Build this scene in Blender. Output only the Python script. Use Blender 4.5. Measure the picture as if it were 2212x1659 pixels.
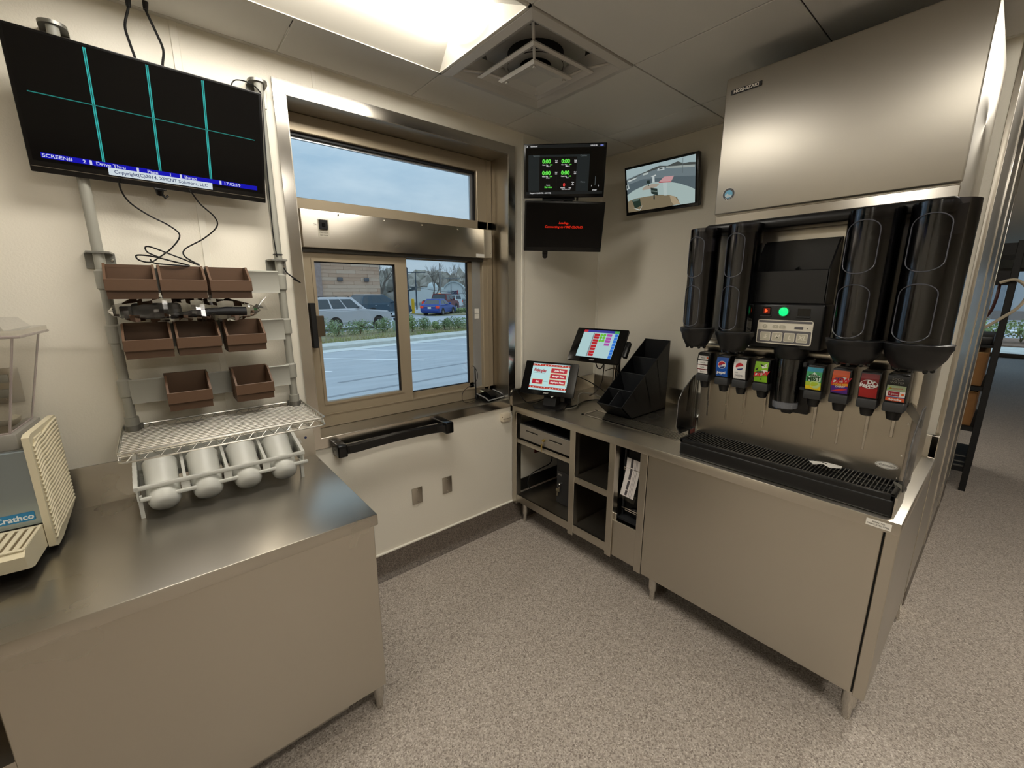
import bpy, bmesh, math, random
from mathutils import Matrix, Vector
random.seed(11)
for _o in list(bpy.data.objects): bpy.data.objects.remove(_o)
SC = bpy.context.scene
COL = SC.collection
PI = math.pi
# ------------------------------------------------------------------ camera
cd = bpy.data.cameras.new('camera'); cam = bpy.data.objects.new('camera', cd); COL.objects.link(cam)
F_PX, PITCH, ROLL, YAW = 904.43, 0.21486, -0.00112, 0.7032
cd.sensor_fit = 'HORIZONTAL'; cd.sensor_width = 36.0; cd.lens = F_PX / 2212 * 36.0
cd.clip_start = 0.02; cd.clip_end = 600
_Rz = Matrix.Rotation(YAW, 3, 'Z'); _base = Matrix(((1, 0, 0), (0, 0, -1), (0, 1, 0)))
_V = Matrix.Rotation(ROLL, 3, 'Z') @ Matrix.Rotation(PITCH, 3, 'X') @ _base @ _Rz
_R = Matrix((_V[0], -_V[1], -_V[2])).transposed()
cam.matrix_world = Matrix.Translation((0, 0, 1.65)) @ _R.to_4x4()
SC.camera = cam
# ------------------------------------------------------------------ world: overcast daylight
wd = bpy.data.worlds.new('overcast'); SC.world = wd; wd.use_nodes = True
nt = wd.node_tree; nt.nodes.clear()
def wn(t): return nt.nodes.new(t)
_out = wn('ShaderNodeOutputWorld'); _bg = wn('ShaderNodeBackground'); _tc = wn('ShaderNodeTexCoord'); _mp = wn('ShaderNodeMapping')
_no = wn('ShaderNodeTexNoise'); _cr = wn('ShaderNodeValToRGB')
_mp.inputs['Scale'].default_value = (1.0, 1.0, 3.2)
_no.inputs['Scale'].default_value = 3.2; _no.inputs['Detail'].default_value = 7; _no.inputs['Roughness'].default_value = .55
nt.links.new(_tc.outputs['Generated'], _mp.inputs['Vector']); nt.links.new(_mp.outputs['Vector'], _no.inputs['Vector'])
nt.links.new(_no.outputs['Fac'], _cr.inputs['Fac'])
_cr.color_ramp.elements[0].position = .38; _cr.color_ramp.elements[0].color = (.44, .63, .80, 1)
_cr.color_ramp.elements[1].position = .66; _cr.color_ramp.elements[1].color = (.68, .84, .96, 1)
_sx = wn('ShaderNodeSeparateXYZ'); nt.links.new(_tc.outputs['Generated'], _sx.inputs[0])          # CIE overcast: zenith brighter than horizon
_mx = wn('ShaderNodeMath'); _mx.operation = 'MAXIMUM'; _mx.inputs[1].default_value = 0.0; nt.links.new(_sx.outputs['Z'], _mx.inputs[0])
_ma = wn('ShaderNodeMath'); _ma.operation = 'MULTIPLY_ADD'; _ma.inputs[1].default_value = 1.10; _ma.inputs[2].default_value = .64; nt.links.new(_mx.outputs[0], _ma.inputs[0])
nt.links.new(_cr.outputs['Color'], _bg.inputs['Color']); nt.links.new(_ma.outputs[0], _bg.inputs['Strength'])
nt.links.new(_bg.outputs['Background'], _out.inputs['Surface'])
SC.view_settings.view_transform = 'Standard'; SC.view_settings.look = 'None'
SC.view_settings.exposure = 0.06; SC.view_settings.gamma = 1.0; SC.view_settings.use_curve_mapping = False
LAMP = 19.0           # radiance of the ceiling fixtures' lenses
LAMPC = (1.0, .945, .85)
try:
    SC.cycles.max_bounces = 10; SC.cycles.diffuse_bounces = 5; SC.cycles.glossy_bounces = 6
    SC.cycles.transparent_max_bounces = 16; SC.cycles.transmission_bounces = 8
    SC.cycles.sample_clamp_indirect = 5.0; SC.cycles.caustics_refractive = False; SC.cycles.caustics_reflective = False
except Exception: pass

# ------------------------------------------------------------------ materials
def lin(c):
    if isinstance(c, str):
        c = c.lstrip('#'); c = [int(c[i:i+2], 16) / 255 for i in (0, 2, 4)]
        return tuple((x / 12.92 if x <= .04045 else ((x + .055) / 1.055) ** 2.4) for x in c)
    return tuple(c)
MATS = {}
def mat(name, base='#808080', rough=.5, metal=0., spec=.5, emit=None, es=1., alpha=1., trans=0., ior=1.45, bump=None, var=None, aniso=None, coat=0., rvar=None, vscale=(1, 1, 1), bscale=(1, 1, 1)):
    if name in MATS: return MATS[name]
    m = bpy.data.materials.new(name); m.use_nodes = True; t = m.node_tree; b = t.nodes['Principled BSDF']
    c = lin(base); b.inputs['Base Color'].default_value = (*c, 1)
    b.inputs['Roughness'].default_value = rough; b.inputs['Metallic'].default_value = metal
    b.inputs['Specular IOR Level'].default_value = spec; b.inputs['Alpha'].default_value = alpha
    b.inputs['Transmission Weight'].default_value = trans; b.inputs['IOR'].default_value = ior; b.inputs['Coat Weight'].default_value = coat
    if emit is not None:
        b.inputs['Emission Color'].default_value = (*lin(emit), 1); b.inputs['Emission Strength'].default_value = es
    tc = None
    def coords(scale):
        nonlocal tc
        if tc is None: tc = t.nodes.new('ShaderNodeTexCoord')
        mp = t.nodes.new('ShaderNodeMapping'); mp.inputs['Scale'].default_value = scale
        t.links.new(tc.outputs['Object'], mp.inputs['Vector']); return mp.outputs['Vector']
    if var:                                   # var = (noise scale, second colour, detail, lo, hi)
        n = t.nodes.new('ShaderNodeTexNoise'); n.inputs['Scale'].default_value = var[0]; n.inputs['Detail'].default_value = var[2] if len(var) > 2 else 3
        t.links.new(coords(vscale), n.inputs['Vector'])
        r = t.nodes.new('ShaderNodeValToRGB'); t.links.new(n.outputs['Fac'], r.inputs['Fac'])
        r.color_ramp.elements[0].color = (*c, 1); r.color_ramp.elements[1].color = (*lin(var[1]), 1)
        r.color_ramp.elements[0].position = var[3] if len(var) > 3 else .35; r.color_ramp.elements[1].position = var[4] if len(var) > 4 else .65
        t.links.new(r.outputs['Color'], b.inputs['Base Color'])
    if bump:                                  # bump = (noise scale, strength, distance)
        n = t.nodes.new('ShaderNodeTexNoise'); n.inputs['Scale'].default_value = bump[0]; n.inputs['Detail'].default_value = 2
        t.links.new(coords(bscale), n.inputs['Vector'])
        k = t.nodes.new('ShaderNodeBump'); k.inputs['Strength'].default_value = bump[1]; k.inputs['Distance'].default_value = bump[2]
        t.links.new(n.outputs['Fac'], k.inputs['Height']); t.links.new(k.outputs['Normal'], b.inputs['Normal'])
    if rvar:                                  # rvar = (scale, lo, hi): smudges in the gloss
        n = t.nodes.new('ShaderNodeTexNoise'); n.inputs['Scale'].default_value = rvar[0]; n.inputs['Detail'].default_value = 4
        t.links.new(coords(vscale), n.inputs['Vector'])
        r = t.nodes.new('ShaderNodeMapRange'); r.inputs['From Min'].default_value = .3; r.inputs['From Max'].default_value = .7
        r.inputs['To Min'].default_value = rvar[1]; r.inputs['To Max'].default_value = rvar[2]
        t.links.new(n.outputs['Fac'], r.inputs['Value']); t.links.new(r.outputs['Result'], b.inputs['Roughness'])
    if aniso:                                 # aniso = (amount, tangent axis): brushed sheet
        g = t.nodes.new('ShaderNodeTangent'); g.direction_type = 'RADIAL'; g.axis = aniso[1]
        b.inputs['Anisotropic'].default_value = aniso[0]; t.links.new(g.outputs['Tangent'], b.inputs['Tangent'])
    MATS[name] = m; return m
def emis(name, col, s=1.): return mat(name, '#000000', .4, 0, .3, emit=col, es=s)
STEEL = (.54, .505, .44)
steelX = mat('brushed_steel_x', STEEL, .30, 1, aniso=(.65, 'X'), rvar=(1.6, .27, .33))
steelY = mat('brushed_steel_y', STEEL, .30, 1, aniso=(.65, 'Y'), rvar=(1.6, .27, .33))
steelH = mat('brushed_steel_soft', (.46, .43, .375), .40, 1, aniso=(.45, 'Y'))
steelZ = mat('brushed_steel_plain', STEEL, .28, 1, rvar=(2.0, .25, .32))
steelS = mat('steel_smooth', (.60, .57, .52), .17, 1)
chrome = mat('chrome', (.72, .70, .67), .12, 1)
wallm = mat('frp_wall', '#efe9da', .34, 0, .45, bump=(160, .18, .004))
wallt = mat('frp_trim', '#f0ebdd', .4)
ceilm = mat('ceiling_tile_white', '#e6e4de', .62, bump=(300, .12, .002))
ceilb = mat('ceiling_void', '#6f6c66', .8)
coat_white = mat('white_enamel', '#dedbd2', .4)
blackg = mat('black_gloss', '#0b0b0c', .16)
blackp = mat('black_plastic', '#101011', .38, bump=(220, .05, .001))
blackm = mat('black_matte', '#0a0a0a', .6)
darkgrey = mat('dark_grey_plastic', '#2b2c2e', .42)
greyp = mat('grey_epoxy', '#9b9a90', .42)
greyr = mat('grey_rail', '#a3a298', .5)
greym = mat('grey_metal', '#8b8a84', .4, .8)
brownp = mat('brown_bin_plastic', '#5e4634', .45, bump=(90, .05, .001))
whitep = mat('white_plastic', '#d8d8d0', .38)
creamp = mat('cream_plastic', '#d9cfb2', .42)
paper = mat('white_paper', '#e6e2d8', .8)
cardb = mat('cardboard', '#8a6238', .8, var=(9, '#7a5530', 3))
tanal = mat('tan_anodised', '#a89a83', .38, .35)
tanalD = mat('dark_gasket', '#15161b', .5)
alu = mat('mill_aluminium', '#b9bcbe', .35, .7)
def glassmat(name, tint, alpha=.06, rough=.02):
    if name in MATS: return MATS[name]
    m = bpy.data.materials.new(name); m.use_nodes = True; t = m.node_tree; t.nodes.clear()
    o = t.nodes.new('ShaderNodeOutputMaterial'); tr = t.nodes.new('ShaderNodeBsdfTransparent'); gl = t.nodes.new('ShaderNodeBsdfGlossy')
    fr = t.nodes.new('ShaderNodeFresnel'); mx = t.nodes.new('ShaderNodeMixShader'); fr.inputs['IOR'].default_value = 1.45
    tr.inputs['Color'].default_value = (*tint, 1); gl.inputs['Roughness'].default_value = rough
    ml = t.nodes.new('ShaderNodeMath'); ml.operation = 'ADD'; ml.inputs[1].default_value = alpha
    t.links.new(fr.outputs['Fac'], ml.inputs[0]); t.links.new(ml.outputs[0], mx.inputs['Fac'])
    t.links.new(tr.outputs[0], mx.inputs[1]); t.links.new(gl.outputs[0], mx.inputs[2]); t.links.new(mx.outputs[0], o.inputs['Surface'])
    MATS[name] = m; return m
glass = glassmat('window_glass', (.95, .975, .985), .0)
acryl = glassmat('clear_acrylic', (.90, .905, .90), .03, .05)
tankm = glassmat('tank_clear', (.93, .92, .90), .02, .04)
bagm = glassmat('clear_bag_film', (.93, .93, .92), .05, .10)
smoke = glassmat('smoked_plastic', (.40, .40, .44), .03, .10)
# floor: quartz broadcast epoxy
def floormat(name, cols, scale, rough=.5):
    m = bpy.data.materials.new(name); m.use_nodes = True; t = m.node_tree; b = t.nodes['Principled BSDF']
    tc = t.nodes.new('ShaderNodeTexCoord')
    v = t.nodes.new('ShaderNodeTexVoronoi'); v.inputs['Scale'].default_value = scale; t.links.new(tc.outputs['Object'], v.inputs['Vector'])
    sp = t.nodes.new('ShaderNodeSeparateColor'); t.links.new(v.outputs['Color'], sp.inputs['Color'])
    r = t.nodes.new('ShaderNodeValToRGB'); r.color_ramp.interpolation = 'LINEAR'
    es = r.color_ramp.elements
    es[0].position = 0; es[0].color = (*lin(cols[0]), 1); es[1].position = 1; es[1].color = (*lin(cols[-1]), 1)
    for i, c in enumerate(cols[1:-1]):
        e = es.new((i + 1) / (len(cols) - 1)); e.color = (*lin(c), 1)
    t.links.new(sp.outputs[0], r.inputs['Fac'])
    n = t.nodes.new('ShaderNodeTexNoise'); n.inputs['Scale'].default_value = 1.1; n.inputs['Detail'].default_value = 5; t.links.new(tc.outputs['Object'], n.inputs['Vector'])
    mr = t.nodes.new('ShaderNodeMapRange'); mr.inputs['To Min'].default_value = .86; mr.inputs['To Max'].default_value = 1.1; t.links.new(n.outputs['Fac'], mr.inputs['Value'])
    mx = t.nodes.new('ShaderNodeMix'); mx.data_type = 'RGBA'; mx.blend_type = 'MULTIPLY'; mx.inputs[0].default_value = 1
    t.links.new(r.outputs['Color'], mx.inputs[6]); t.links.new(mr.outputs['Result'], mx.inputs[7]); t.links.new(mx.outputs[2], b.inputs['Base Color'])
    bp = t.nodes.new('ShaderNodeBump'); bp.inputs['Strength'].default_value = .35; bp.inputs['Distance'].default_value = .002
    t.links.new(v.outputs['Distance'], bp.inputs['Height']); t.links.new(bp.outputs['Normal'], b.inputs['Normal'])
    b.inputs['Roughness'].default_value = rough; return m
floorm = floormat('quartz_floor', ['#7d7268', '#aba094', '#c3b9ad', '#978b80', '#d6cdc2'], 210)
cove = floormat('quartz_cove', ['#4b433c', '#6a6056', '#7a7067', '#574e46', '#857b71'], 210)

# ------------------------------------------------------------------ mesh helpers
class MB:
    def __init__(s): s.v = []; s.f = []
    def quad(s, a, b, c, d): s.poly([a, b, c, d]); return s
    def poly(s, pts):
        n = len(s.v); s.v += [tuple(p) for p in pts]; s.f.append(tuple(range(n, n + len(pts)))); return s
    def addbm(s, bm, M=None):
        n = len(s.v); bm.verts.index_update()
        for v in bm.verts:
            c = M @ v.co if M else v.co
            s.v.append(tuple(c))
        for f in bm.faces: s.f.append(tuple(n + v.index for v in f.verts))
        bm.free(); return s
    def box(s, lo, hi, bev=0, seg=2):
        lo = Vector(lo); hi = Vector(hi); c = (lo + hi) / 2; d = hi - lo
        bm = bmesh.new(); bmesh.ops.create_cube(bm, size=1.0)
        for v in bm.verts: v.co = Vector((v.co.x * d.x, v.co.y * d.y, v.co.z * d.z)) + c
        if bev: bmesh.ops.bevel(bm, geom=bm.edges[:], offset=bev, segments=seg, affect='EDGES', profile=.5)
        return s.addbm(bm)
    def cyl(s, p0, p1, r0, r1=None, seg=16, cap=True):
        p0 = Vector(p0); p1 = Vector(p1); r1 = r0 if r1 is None else r1
        ax = (p1 - p0).normalized(); t = Vector((0, 0, 1)) if abs(ax.z) < .9 else Vector((1, 0, 0))
        u = ax.cross(t).normalized(); w = ax.cross(u)
        n = len(s.v)
        for p, r in ((p0, r0), (p1, r1)):
            for i in range(seg):
                a = 2 * PI * i / seg; s.v.append(tuple(p + (u * math.cos(a) + w * math.sin(a)) * r))
        for i in range(seg):
            j = (i + 1) % seg; s.f.append((n + j, n + i, n + seg + i, n + seg + j))
        if cap:
            s.f.append(tuple(n + i for i in range(seg))); s.f.append(tuple(n + seg + i for i in reversed(range(seg))))
        return s
    def tube(s, pts, r, seg=8, closed=False):
        P = [Vector(p) for p in pts]; N = len(P); n = len(s.v); u = None
        rr = r if isinstance(r, (list, tuple)) else [r] * N
        for i in range(N):
            if closed: d = (P[(i + 1) % N] - P[i - 1])
            else: d = P[min(i + 1, N - 1)] - P[max(i - 1, 0)]
            d = d.normalized() if d.length > 1e-9 else Vector((0, 0, 1))
            if u is None:
                t = Vector((0, 0, 1)) if abs(d.z) < .9 else Vector((1, 0, 0)); u = d.cross(t).normalized()
            else:
                u = (u - d * u.dot(d)); u = u.normalized() if u.length > 1e-6 else d.cross(Vector((0, .3, 1))).normalized()
            w = d.cross(u)
            for k in range(seg):
                a = 2 * PI * k / seg; s.v.append(tuple(P[i] + (u * math.cos(a) + w * math.sin(a)) * rr[i]))
        M_ = N if closed else N - 1
        for i in range(M_):
            b0 = n + i * seg; b1 = n + ((i + 1) % N) * seg
            for k in range(seg):
                l = (k + 1) % seg; s.f.append((b0 + k, b0 + l, b1 + l, b1 + k))
        if not closed:
            s.f.append(tuple(n + k for k in reversed(range(seg)))); s.f.append(tuple(n + (N - 1) * seg + k for k in range(seg)))
        return s
    def prism(s, pts, vec):
        pts = [Vector(p) for p in pts]; vec = Vector(vec); n = len(s.v); m = len(pts)
        s.v += [tuple(p) for p in pts] + [tuple(p + vec) for p in pts]
        s.f.append(tuple(n + i for i in reversed(range(m)))); s.f.append(tuple(n + m + i for i in range(m)))
        for i in range(m):
            j = (i + 1) % m; s.f.append((n + i, n + j, n + m + j, n + m + i))
        return s
    def lathe(s, prof, org=(0, 0, 0), axis='Z', seg=24, a0=0, a1=2 * PI):
        full = abs(a1 - a0 - 2 * PI) < 1e-6; K = seg if full else seg + 1; n = len(s.v); org = Vector(org)
        for (r, h) in prof:
            for k in range(K):
                a = a0 + (a1 - a0) * k / seg; x, y = r * math.cos(a), r * math.sin(a)
                p = {'Z': (x, y, h), 'Y': (x, h, y), 'X': (h, x, y)}[axis]; s.v.append(tuple(org + Vector(p)))
        for i in range(len(prof) - 1):
            for k in range(seg):
                l = (k + 1) % K if full else k + 1
                s.f.append((n + i * K + k, n + i * K + l, n + (i + 1) * K + l, n + (i + 1) * K + k))
        return s
    def disc(s, c, r, nrm=(0, 0, 1), seg=24, sx=1, sy=1):
        nrm = Vector(nrm).normalized(); t = Vector((0, 0, 1)) if abs(nrm.z) < .9 else Vector((0, 1, 0))
        u = t.cross(nrm).normalized(); w = nrm.cross(u); c = Vector(c)
        return s.poly([c + u * math.cos(2 * PI * k / seg) * r * sx + w * math.sin(2 * PI * k / seg) * r * sy for k in range(seg)])
    def sphere(s, c, r, seg=12, sc=(1, 1, 1)):
        bm = bmesh.new(); bmesh.ops.create_uvsphere(bm, u_segments=seg, v_segments=max(6, seg // 2), radius=1)
        M = Matrix.Translation(c) @ Matrix.Diagonal((r * sc[0], r * sc[1], r * sc[2], 1)); return s.addbm(bm, M)
    def rrect(s, x0, y0, x1, y1, z, r=.01, seg=4):
        P = []
        for cx, cy, a in ((x1 - r, y1 - r, 0), (x0 + r, y1 - r, 1), (x0 + r, y0 + r, 2), (x1 - r, y0 + r, 3)):
            for k in range(seg + 1):
                t = (a + k / seg) * PI / 2; P.append((cx + r * math.cos(t), cy + r * math.sin(t), z))
        return s.poly(P)
    def rprism(s, x0, y0, x1, y1, z0, z1, r=.01, seg=4):
        P = []
        for cx, cy, a in ((x1 - r, y1 - r, 0), (x0 + r, y1 - r, 1), (x0 + r, y0 + r, 2), (x1 - r, y0 + r, 3)):
            for k in range(seg + 1):
                t = (a + k / seg) * PI / 2; P.append((cx + r * math.cos(t), cy + r * math.sin(t), z0))
        return s.prism(P, (0, 0, z1 - z0))
def spline(pts, n=6):
    P = [Vector(p) for p in pts]; out = []
    for i in range(len(P) - 1):
        a = P[max(i - 1, 0)]; b = P[i]; c = P[i + 1]; d = P[min(i + 2, len(P) - 1)]
        for k in range(n):
            t = k / n; out.append(.5 * ((2 * b) + (c - a) * t + (2 * a - 5 * b + 4 * c - d) * t * t + (3 * b - a - 3 * c + d) * t ** 3))
    out.append(P[-1]); return out
W = {}; MODE = {}
def frame(o, r, u):
    r = Vector(r).normalized(); u = Vector(u); u = (u - r * u.dot(r)).normalized(); n = r.cross(u)
    M = Matrix((r, u, n)).transposed().to_4x4(); M.translation = Vector(o); return M
def FX(x, y, z): return frame((x, y, z), (0, -1, 0), (0, 0, 1))      # faces -X : a = -Y, b = Z, c = out
def FY(x, y, z): return frame((x, y, z), (1, 0, 0), (0, 0, 1))       # faces -Y : a = +X, b = Z, c = out
def tag(o, label=None, cat=None, group=None, kind=None):
    if label: o['label'] = label
    if cat: o['category'] = cat
    if group: o['group'] = group
    if kind: o['kind'] = kind
    return o
def thing(name, label, cat, at=(0, 0, 0), M=None, group=None, kind=None):
    o = bpy.data.objects.new(name, None); COL.objects.link(o); o.empty_display_size = .05
    if M is None: o.location = at; W[o] = Matrix.Translation(at); MODE[o] = 'w'
    else: o.matrix_world = M; W[o] = M.copy(); MODE[o] = 'l'
    tag(o, label, cat, group, kind); return o
def mesh(name, mb, m, ang=32):
    me = bpy.data.meshes.new(name); me.from_pydata(mb.v, [], mb.f); me.validate(); me.materials.append(m)
    bm = bmesh.new(); bm.from_mesh(me); bmesh.ops.recalc_face_normals(bm, faces=bm.faces); bm.to_mesh(me); bm.free()
    if ang:
        me.shade_smooth(); me.set_sharp_from_angle(angle=math.radians(ang))
    return me
def obj(name, mb, m, parent=None, label=None, ang=32, at=None, kind=None):
    if parent is not None:
        if MODE[parent] == 'w':
            t = W[parent].translation; mb.v = [(x - t.x, y - t.y, z - t.z) for x, y, z in mb.v]
    elif at is not None:
        mb.v = [(x - at[0], y - at[1], z - at[2]) for x, y, z in mb.v]
    o = bpy.data.objects.new(name, mesh(name, mb, m, ang)); COL.objects.link(o)
    if parent is not None: o.parent = parent; W[o] = W[parent]; MODE[o] = MODE[parent]
    elif at is not None: o.location = at; W[o] = Matrix.Translation(at); MODE[o] = 'w'
    else: W[o] = Matrix(); MODE[o] = 'w'
    if label: o['label'] = label
    if kind: o['kind'] = kind
    return o
def inst(o, parent, loc, name=None, rot=None):
    c = bpy.data.objects.new(name or o.name.split('.')[0], o.data); COL.objects.link(c); c.parent = parent
    if MODE.get(parent) == 'w': loc = Vector(loc) - W[parent].translation
    c.location = loc
    if rot: c.rotation_euler = rot
    W[c] = W[parent]; MODE[c] = MODE.get(parent); return c
def dup(root, M, label=None, group=None, at=None):
    def cp(o, par):
        c = o.copy(); COL.objects.link(c); c.parent = par
        for ch in list(o.children): cp(ch, c)
        return c
    r = cp(root, None)
    if M is not None: r.matrix_world = M
    if at is not None: r.location = at
    if label: r['label'] = label
    if group: r['group'] = group
    W[r] = r.matrix_basis.copy(); MODE[r] = 'l'
    return r
def text(name, body, size, m, parent, loc, align='CENTER', shear=0, bold=0, ext=.0003, rz=0, sx=1, F=None):
    c = bpy.data.curves.new(name, 'FONT'); c.body = body; c.size = size; c.align_x = align; c.align_y = 'CENTER'; c.extrude = ext
    c.shear = shear; c.offset = bold; c.resolution_u = 3; c.materials.append(m)
    o = bpy.data.objects.new(name, c); COL.objects.link(o); o.parent = parent
    if F is not None:
        o.matrix_local = W[parent].inverted() @ F @ Matrix.Diagonal((sx, 1, 1, 1))
    else:
        o.location = loc; o.rotation_euler = (0, 0, rz); o.scale = (sx, 1, 1)
    return o
def struct(name, mb, m, parent=None, ang=32):
    o = obj(name, mb, m, parent, ang=ang)
    if parent is None: o['kind'] = 'structure'
    return o
# ================================================================== the room shell
YW, XR, ZC = 2.157, 2.717, 2.6235
struct('floor', MB().box((-3.2, -5, -.05), (16.7, YW, 0)), floorm)
wb = MB()
OX0, OX1, OZ0, OZ1 = .558, 1.79, .931, 2.476
wb.box((-3.2, YW, -.2), (OX0, 2.41, 3.0)); wb.box((OX1, YW, -.2), (16.9, 2.41, 3.0))
wb.box((OX0, YW, -.2), (OX1, 2.41, OZ0)); wb.box((OX0, YW, OZ1), (OX1, 2.41, 3.0))
wall_back = struct('wall_back', wb, wallm, ang=0)
for x0, x1, z0 in ((.190, .215, .95), (.676, .690, 2.53), (1.912, 1.932, .16)):
    obj('panel_strip', MB().box((x0, YW - .004, z0), (x1, YW + .002, ZC), .0015, 1), wallt, wall_back)
wall_right = struct('wall_right', MB().box((XR, .13, 0), (2.85, YW, 2.75)), wallm, ang=0)
obj('corner_strip', MB().box((XR - .006, YW - .012, .16), (XR + .001, YW + .001, ZC), .002, 1).box((XR - .012, YW - .006, .16), (XR + .001, YW + .001, ZC), .002, 1), wallt, wall_right)
struct('wall_left', MB().box((-3.35, -5, 0), (-3.2, 2.41, 2.75)), wallm, ang=0)
struct('wall_rear', MB().box((-3.35, -5.15, 0), (16.9, -5, 2.75)), wallm, ang=0)
# steel clad partition that ends past the counter
pw = struct('wall_partition', MB().box((2.85, .14, 0), (4.82, .25, 2.75)), wallm, ang=0)
for x0, x1 in ((2.716, 3.36), (3.366, 4.10), (4.106, 4.84)):
    obj('steel_sheet', MB().box((x0, .122, .16), (x1, .141, ZC + .01), .001, 1), steelX, pw)
obj('steel_end_cap', MB().box((4.81, .118, .16), (4.845, .255, ZC + .01), .003, 2), steelS, pw)
obj('seam_strip', MB().box((3.35, .116, .16), (3.376, .123, ZC), .001, 1).box((4.09, .116, .16), (4.116, .123, ZC), .001, 1), steelS, pw)
obj('cove_base', MB().box((2.86, .124, 0), (4.842, .252, .158), .004, 1), cove, pw)
# cove base with its white cap strip
def cove_run(name, p, d, n):
    prof = [(0, .152), (.008, .152), (.008, .035), (.013, .018), (.024, .006), (.038, .0), (0, 0)]
    pts = [Vector(p) + Vector(n) * a + Vector((0, 0, z)) for a, z in prof]
    o = struct(name, MB().prism(pts, d), cove, ang=50)
    q = [Vector(p) + Vector(n) * a + Vector((0, 0, z)) for a, z in ((0, .152), (.0095, .152), (.0095, .159), (0, .162))]
    obj('cap_strip', MB().prism(q, d), wallt, o)
cove_run('baseboard_back', (-3.2, YW, 0), (5.917, 0, 0), (0, -1, 0))
cove_run('baseboard_right', (XR, .13, 0), (0, 2.027, 0), (-1, 0, 0))
# ------------------------------------------------------------------ ceiling: lay-in tiles on a 24 inch grid
ceiling = struct('ceiling', MB().box((-3.35, -5.15, ZC + .115), (16.9, 2.41, 2.80)), ceilb, ang=0)
GX = [1.152 + .61 * k for k in range(-6, 7)]; GY = [1.25 + .61 * k for k in range(-6, 2)] + [YW - .008]
tile_cache = {}
LIGHTS = [(-.068, 1.25), (-.068, -.58), (-2.508, .64), (2.372, -.58), (-.068, -2.41), (2.372, -2.41), (5.42, -1.8), (5.42, .64), (8.6, -2.4), (12, -1.2)]
def fixture_cell(x, y):
    for lx, ly in LIGHTS:
        if lx - .01 < x < lx + 1.22 - .05 and abs(y - ly) < .02: return True
    return abs(x - 1.152) < .01 and abs(y - 1.25) < .01
for i in range(len(GX) - 1):
    for j in range(len(GY) - 1):
        x0, x1, y0, y1 = GX[i], GX[i + 1], GY[j], GY[j + 1]
        if fixture_cell(x0, y0): continue
        if y1 > .2: x1 = min(x1, XR - .01)
        x0 = max(x0, -3.19)
        if x1 - x0 < .05: continue
        dx, dy = round(x1 - x0, 3), round(y1 - y0, 3); g = .0028
        if (dx, dy) not in tile_cache:
            t = obj('ceiling_tile', MB().box((g, g, 0), (dx - g, dy - g, .0075), .0018, 1), ceilm, ceiling)
            t.location = (x0, y0, ZC); tile_cache[(dx, dy)] = t
        else:
            t = inst(tile_cache[(dx, dy)], ceiling, (x0, y0, ZC), 'ceiling_tile')
obj('wall_angle', MB().box((-3.2, YW - .018, ZC - .003), (XR, YW, ZC + .004)).box((XR - .018, .13, ZC - .003), (XR, YW, ZC + .004)), coat_white, ceiling)
far = MB()
for x0, x1, y0, y1 in ((GX[-1], 16.9, -5, .64), (-3.2, GX[-1], -5, GY[0])): far.box((x0, y0, ZC), (x1, y1, ZC + .0085))
obj('far_ceiling_field', far, ceilm, ceiling, ang=0)
lensm = emis('light_lens', LAMPC, LAMP)
troff = mat('troffer_white', '#e4dfd2', .38)
def troffer(x0, y0, label):
    x1, y1, z = x0 + 1.22, y0 + .61, ZC - .001; h = .065; e = .055
    t = thing('ceiling_light', label, 'ceiling light', ((x0 + x1) / 2, (y0 + y1) / 2, z), group='recessed ceiling lights')
    fr = MB()
    for a, b in (((x0, y0), (x1, y0 + .012)), ((x0, y1 - .012), (x1, y1)), ((x0, y0), (x0 + .012, y1)), ((x1 - .012, y0), (x1, y1))):
        fr.box((a[0], a[1], z - .003), (b[0], b[1], z + .004))
    obj('frame', fr, troff, t)
    ya, yb = y0 + .17, y1 - .17
    for s, (p, q) in enumerate((((y0 + .012), ya), ((y1 - .012), yb))):
        obj('reflector_wing', MB().quad((x0 + .012, p, z), (x1 - .012, p, z), (x1 - e, q, z + h), (x0 + e, q, z + h)), troff, t)
    for p, q in ((x0 + .012, x0 + e), (x1 - .012, x1 - e)):
        obj('end_plate', MB().quad((p, y0 + .012, z), (p, y1 - .012, z), (q, yb, z + h), (q, ya, z + h)), troff, t)
    L = MB(); N = 12; prev = None
    for k in range(N + 1):
        a = PI * k / N; y = (ya + yb) / 2 - math.cos(a) * (yb - ya) / 2; zz = z + h - math.sin(a) * .052
        cur = ((x0 + e, y, zz), (x1 - e, y, zz))
        if prev: L.quad(prev[0], prev[1], cur[1], cur[0])
        prev = cur
    obj('lens', L, lensm, t, ang=60)
    return t
_ll = ['long recessed ceiling light with glowing white lens above the window counter', 'ceiling light behind the camera, over the aisle', 'ceiling light near the far left wall', 'ceiling light over the passage past the soda machine', 'ceiling light farther behind the camera', 'ceiling light farther back beside the passage', 'ceiling light beyond the steel partition', 'ceiling light behind the steel partition', 'ceiling light halfway to the dining room', 'ceiling light nearest the storefront glass']
for (x, y), l in zip(LIGHTS, _ll): troffer(x, y, l)
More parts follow.
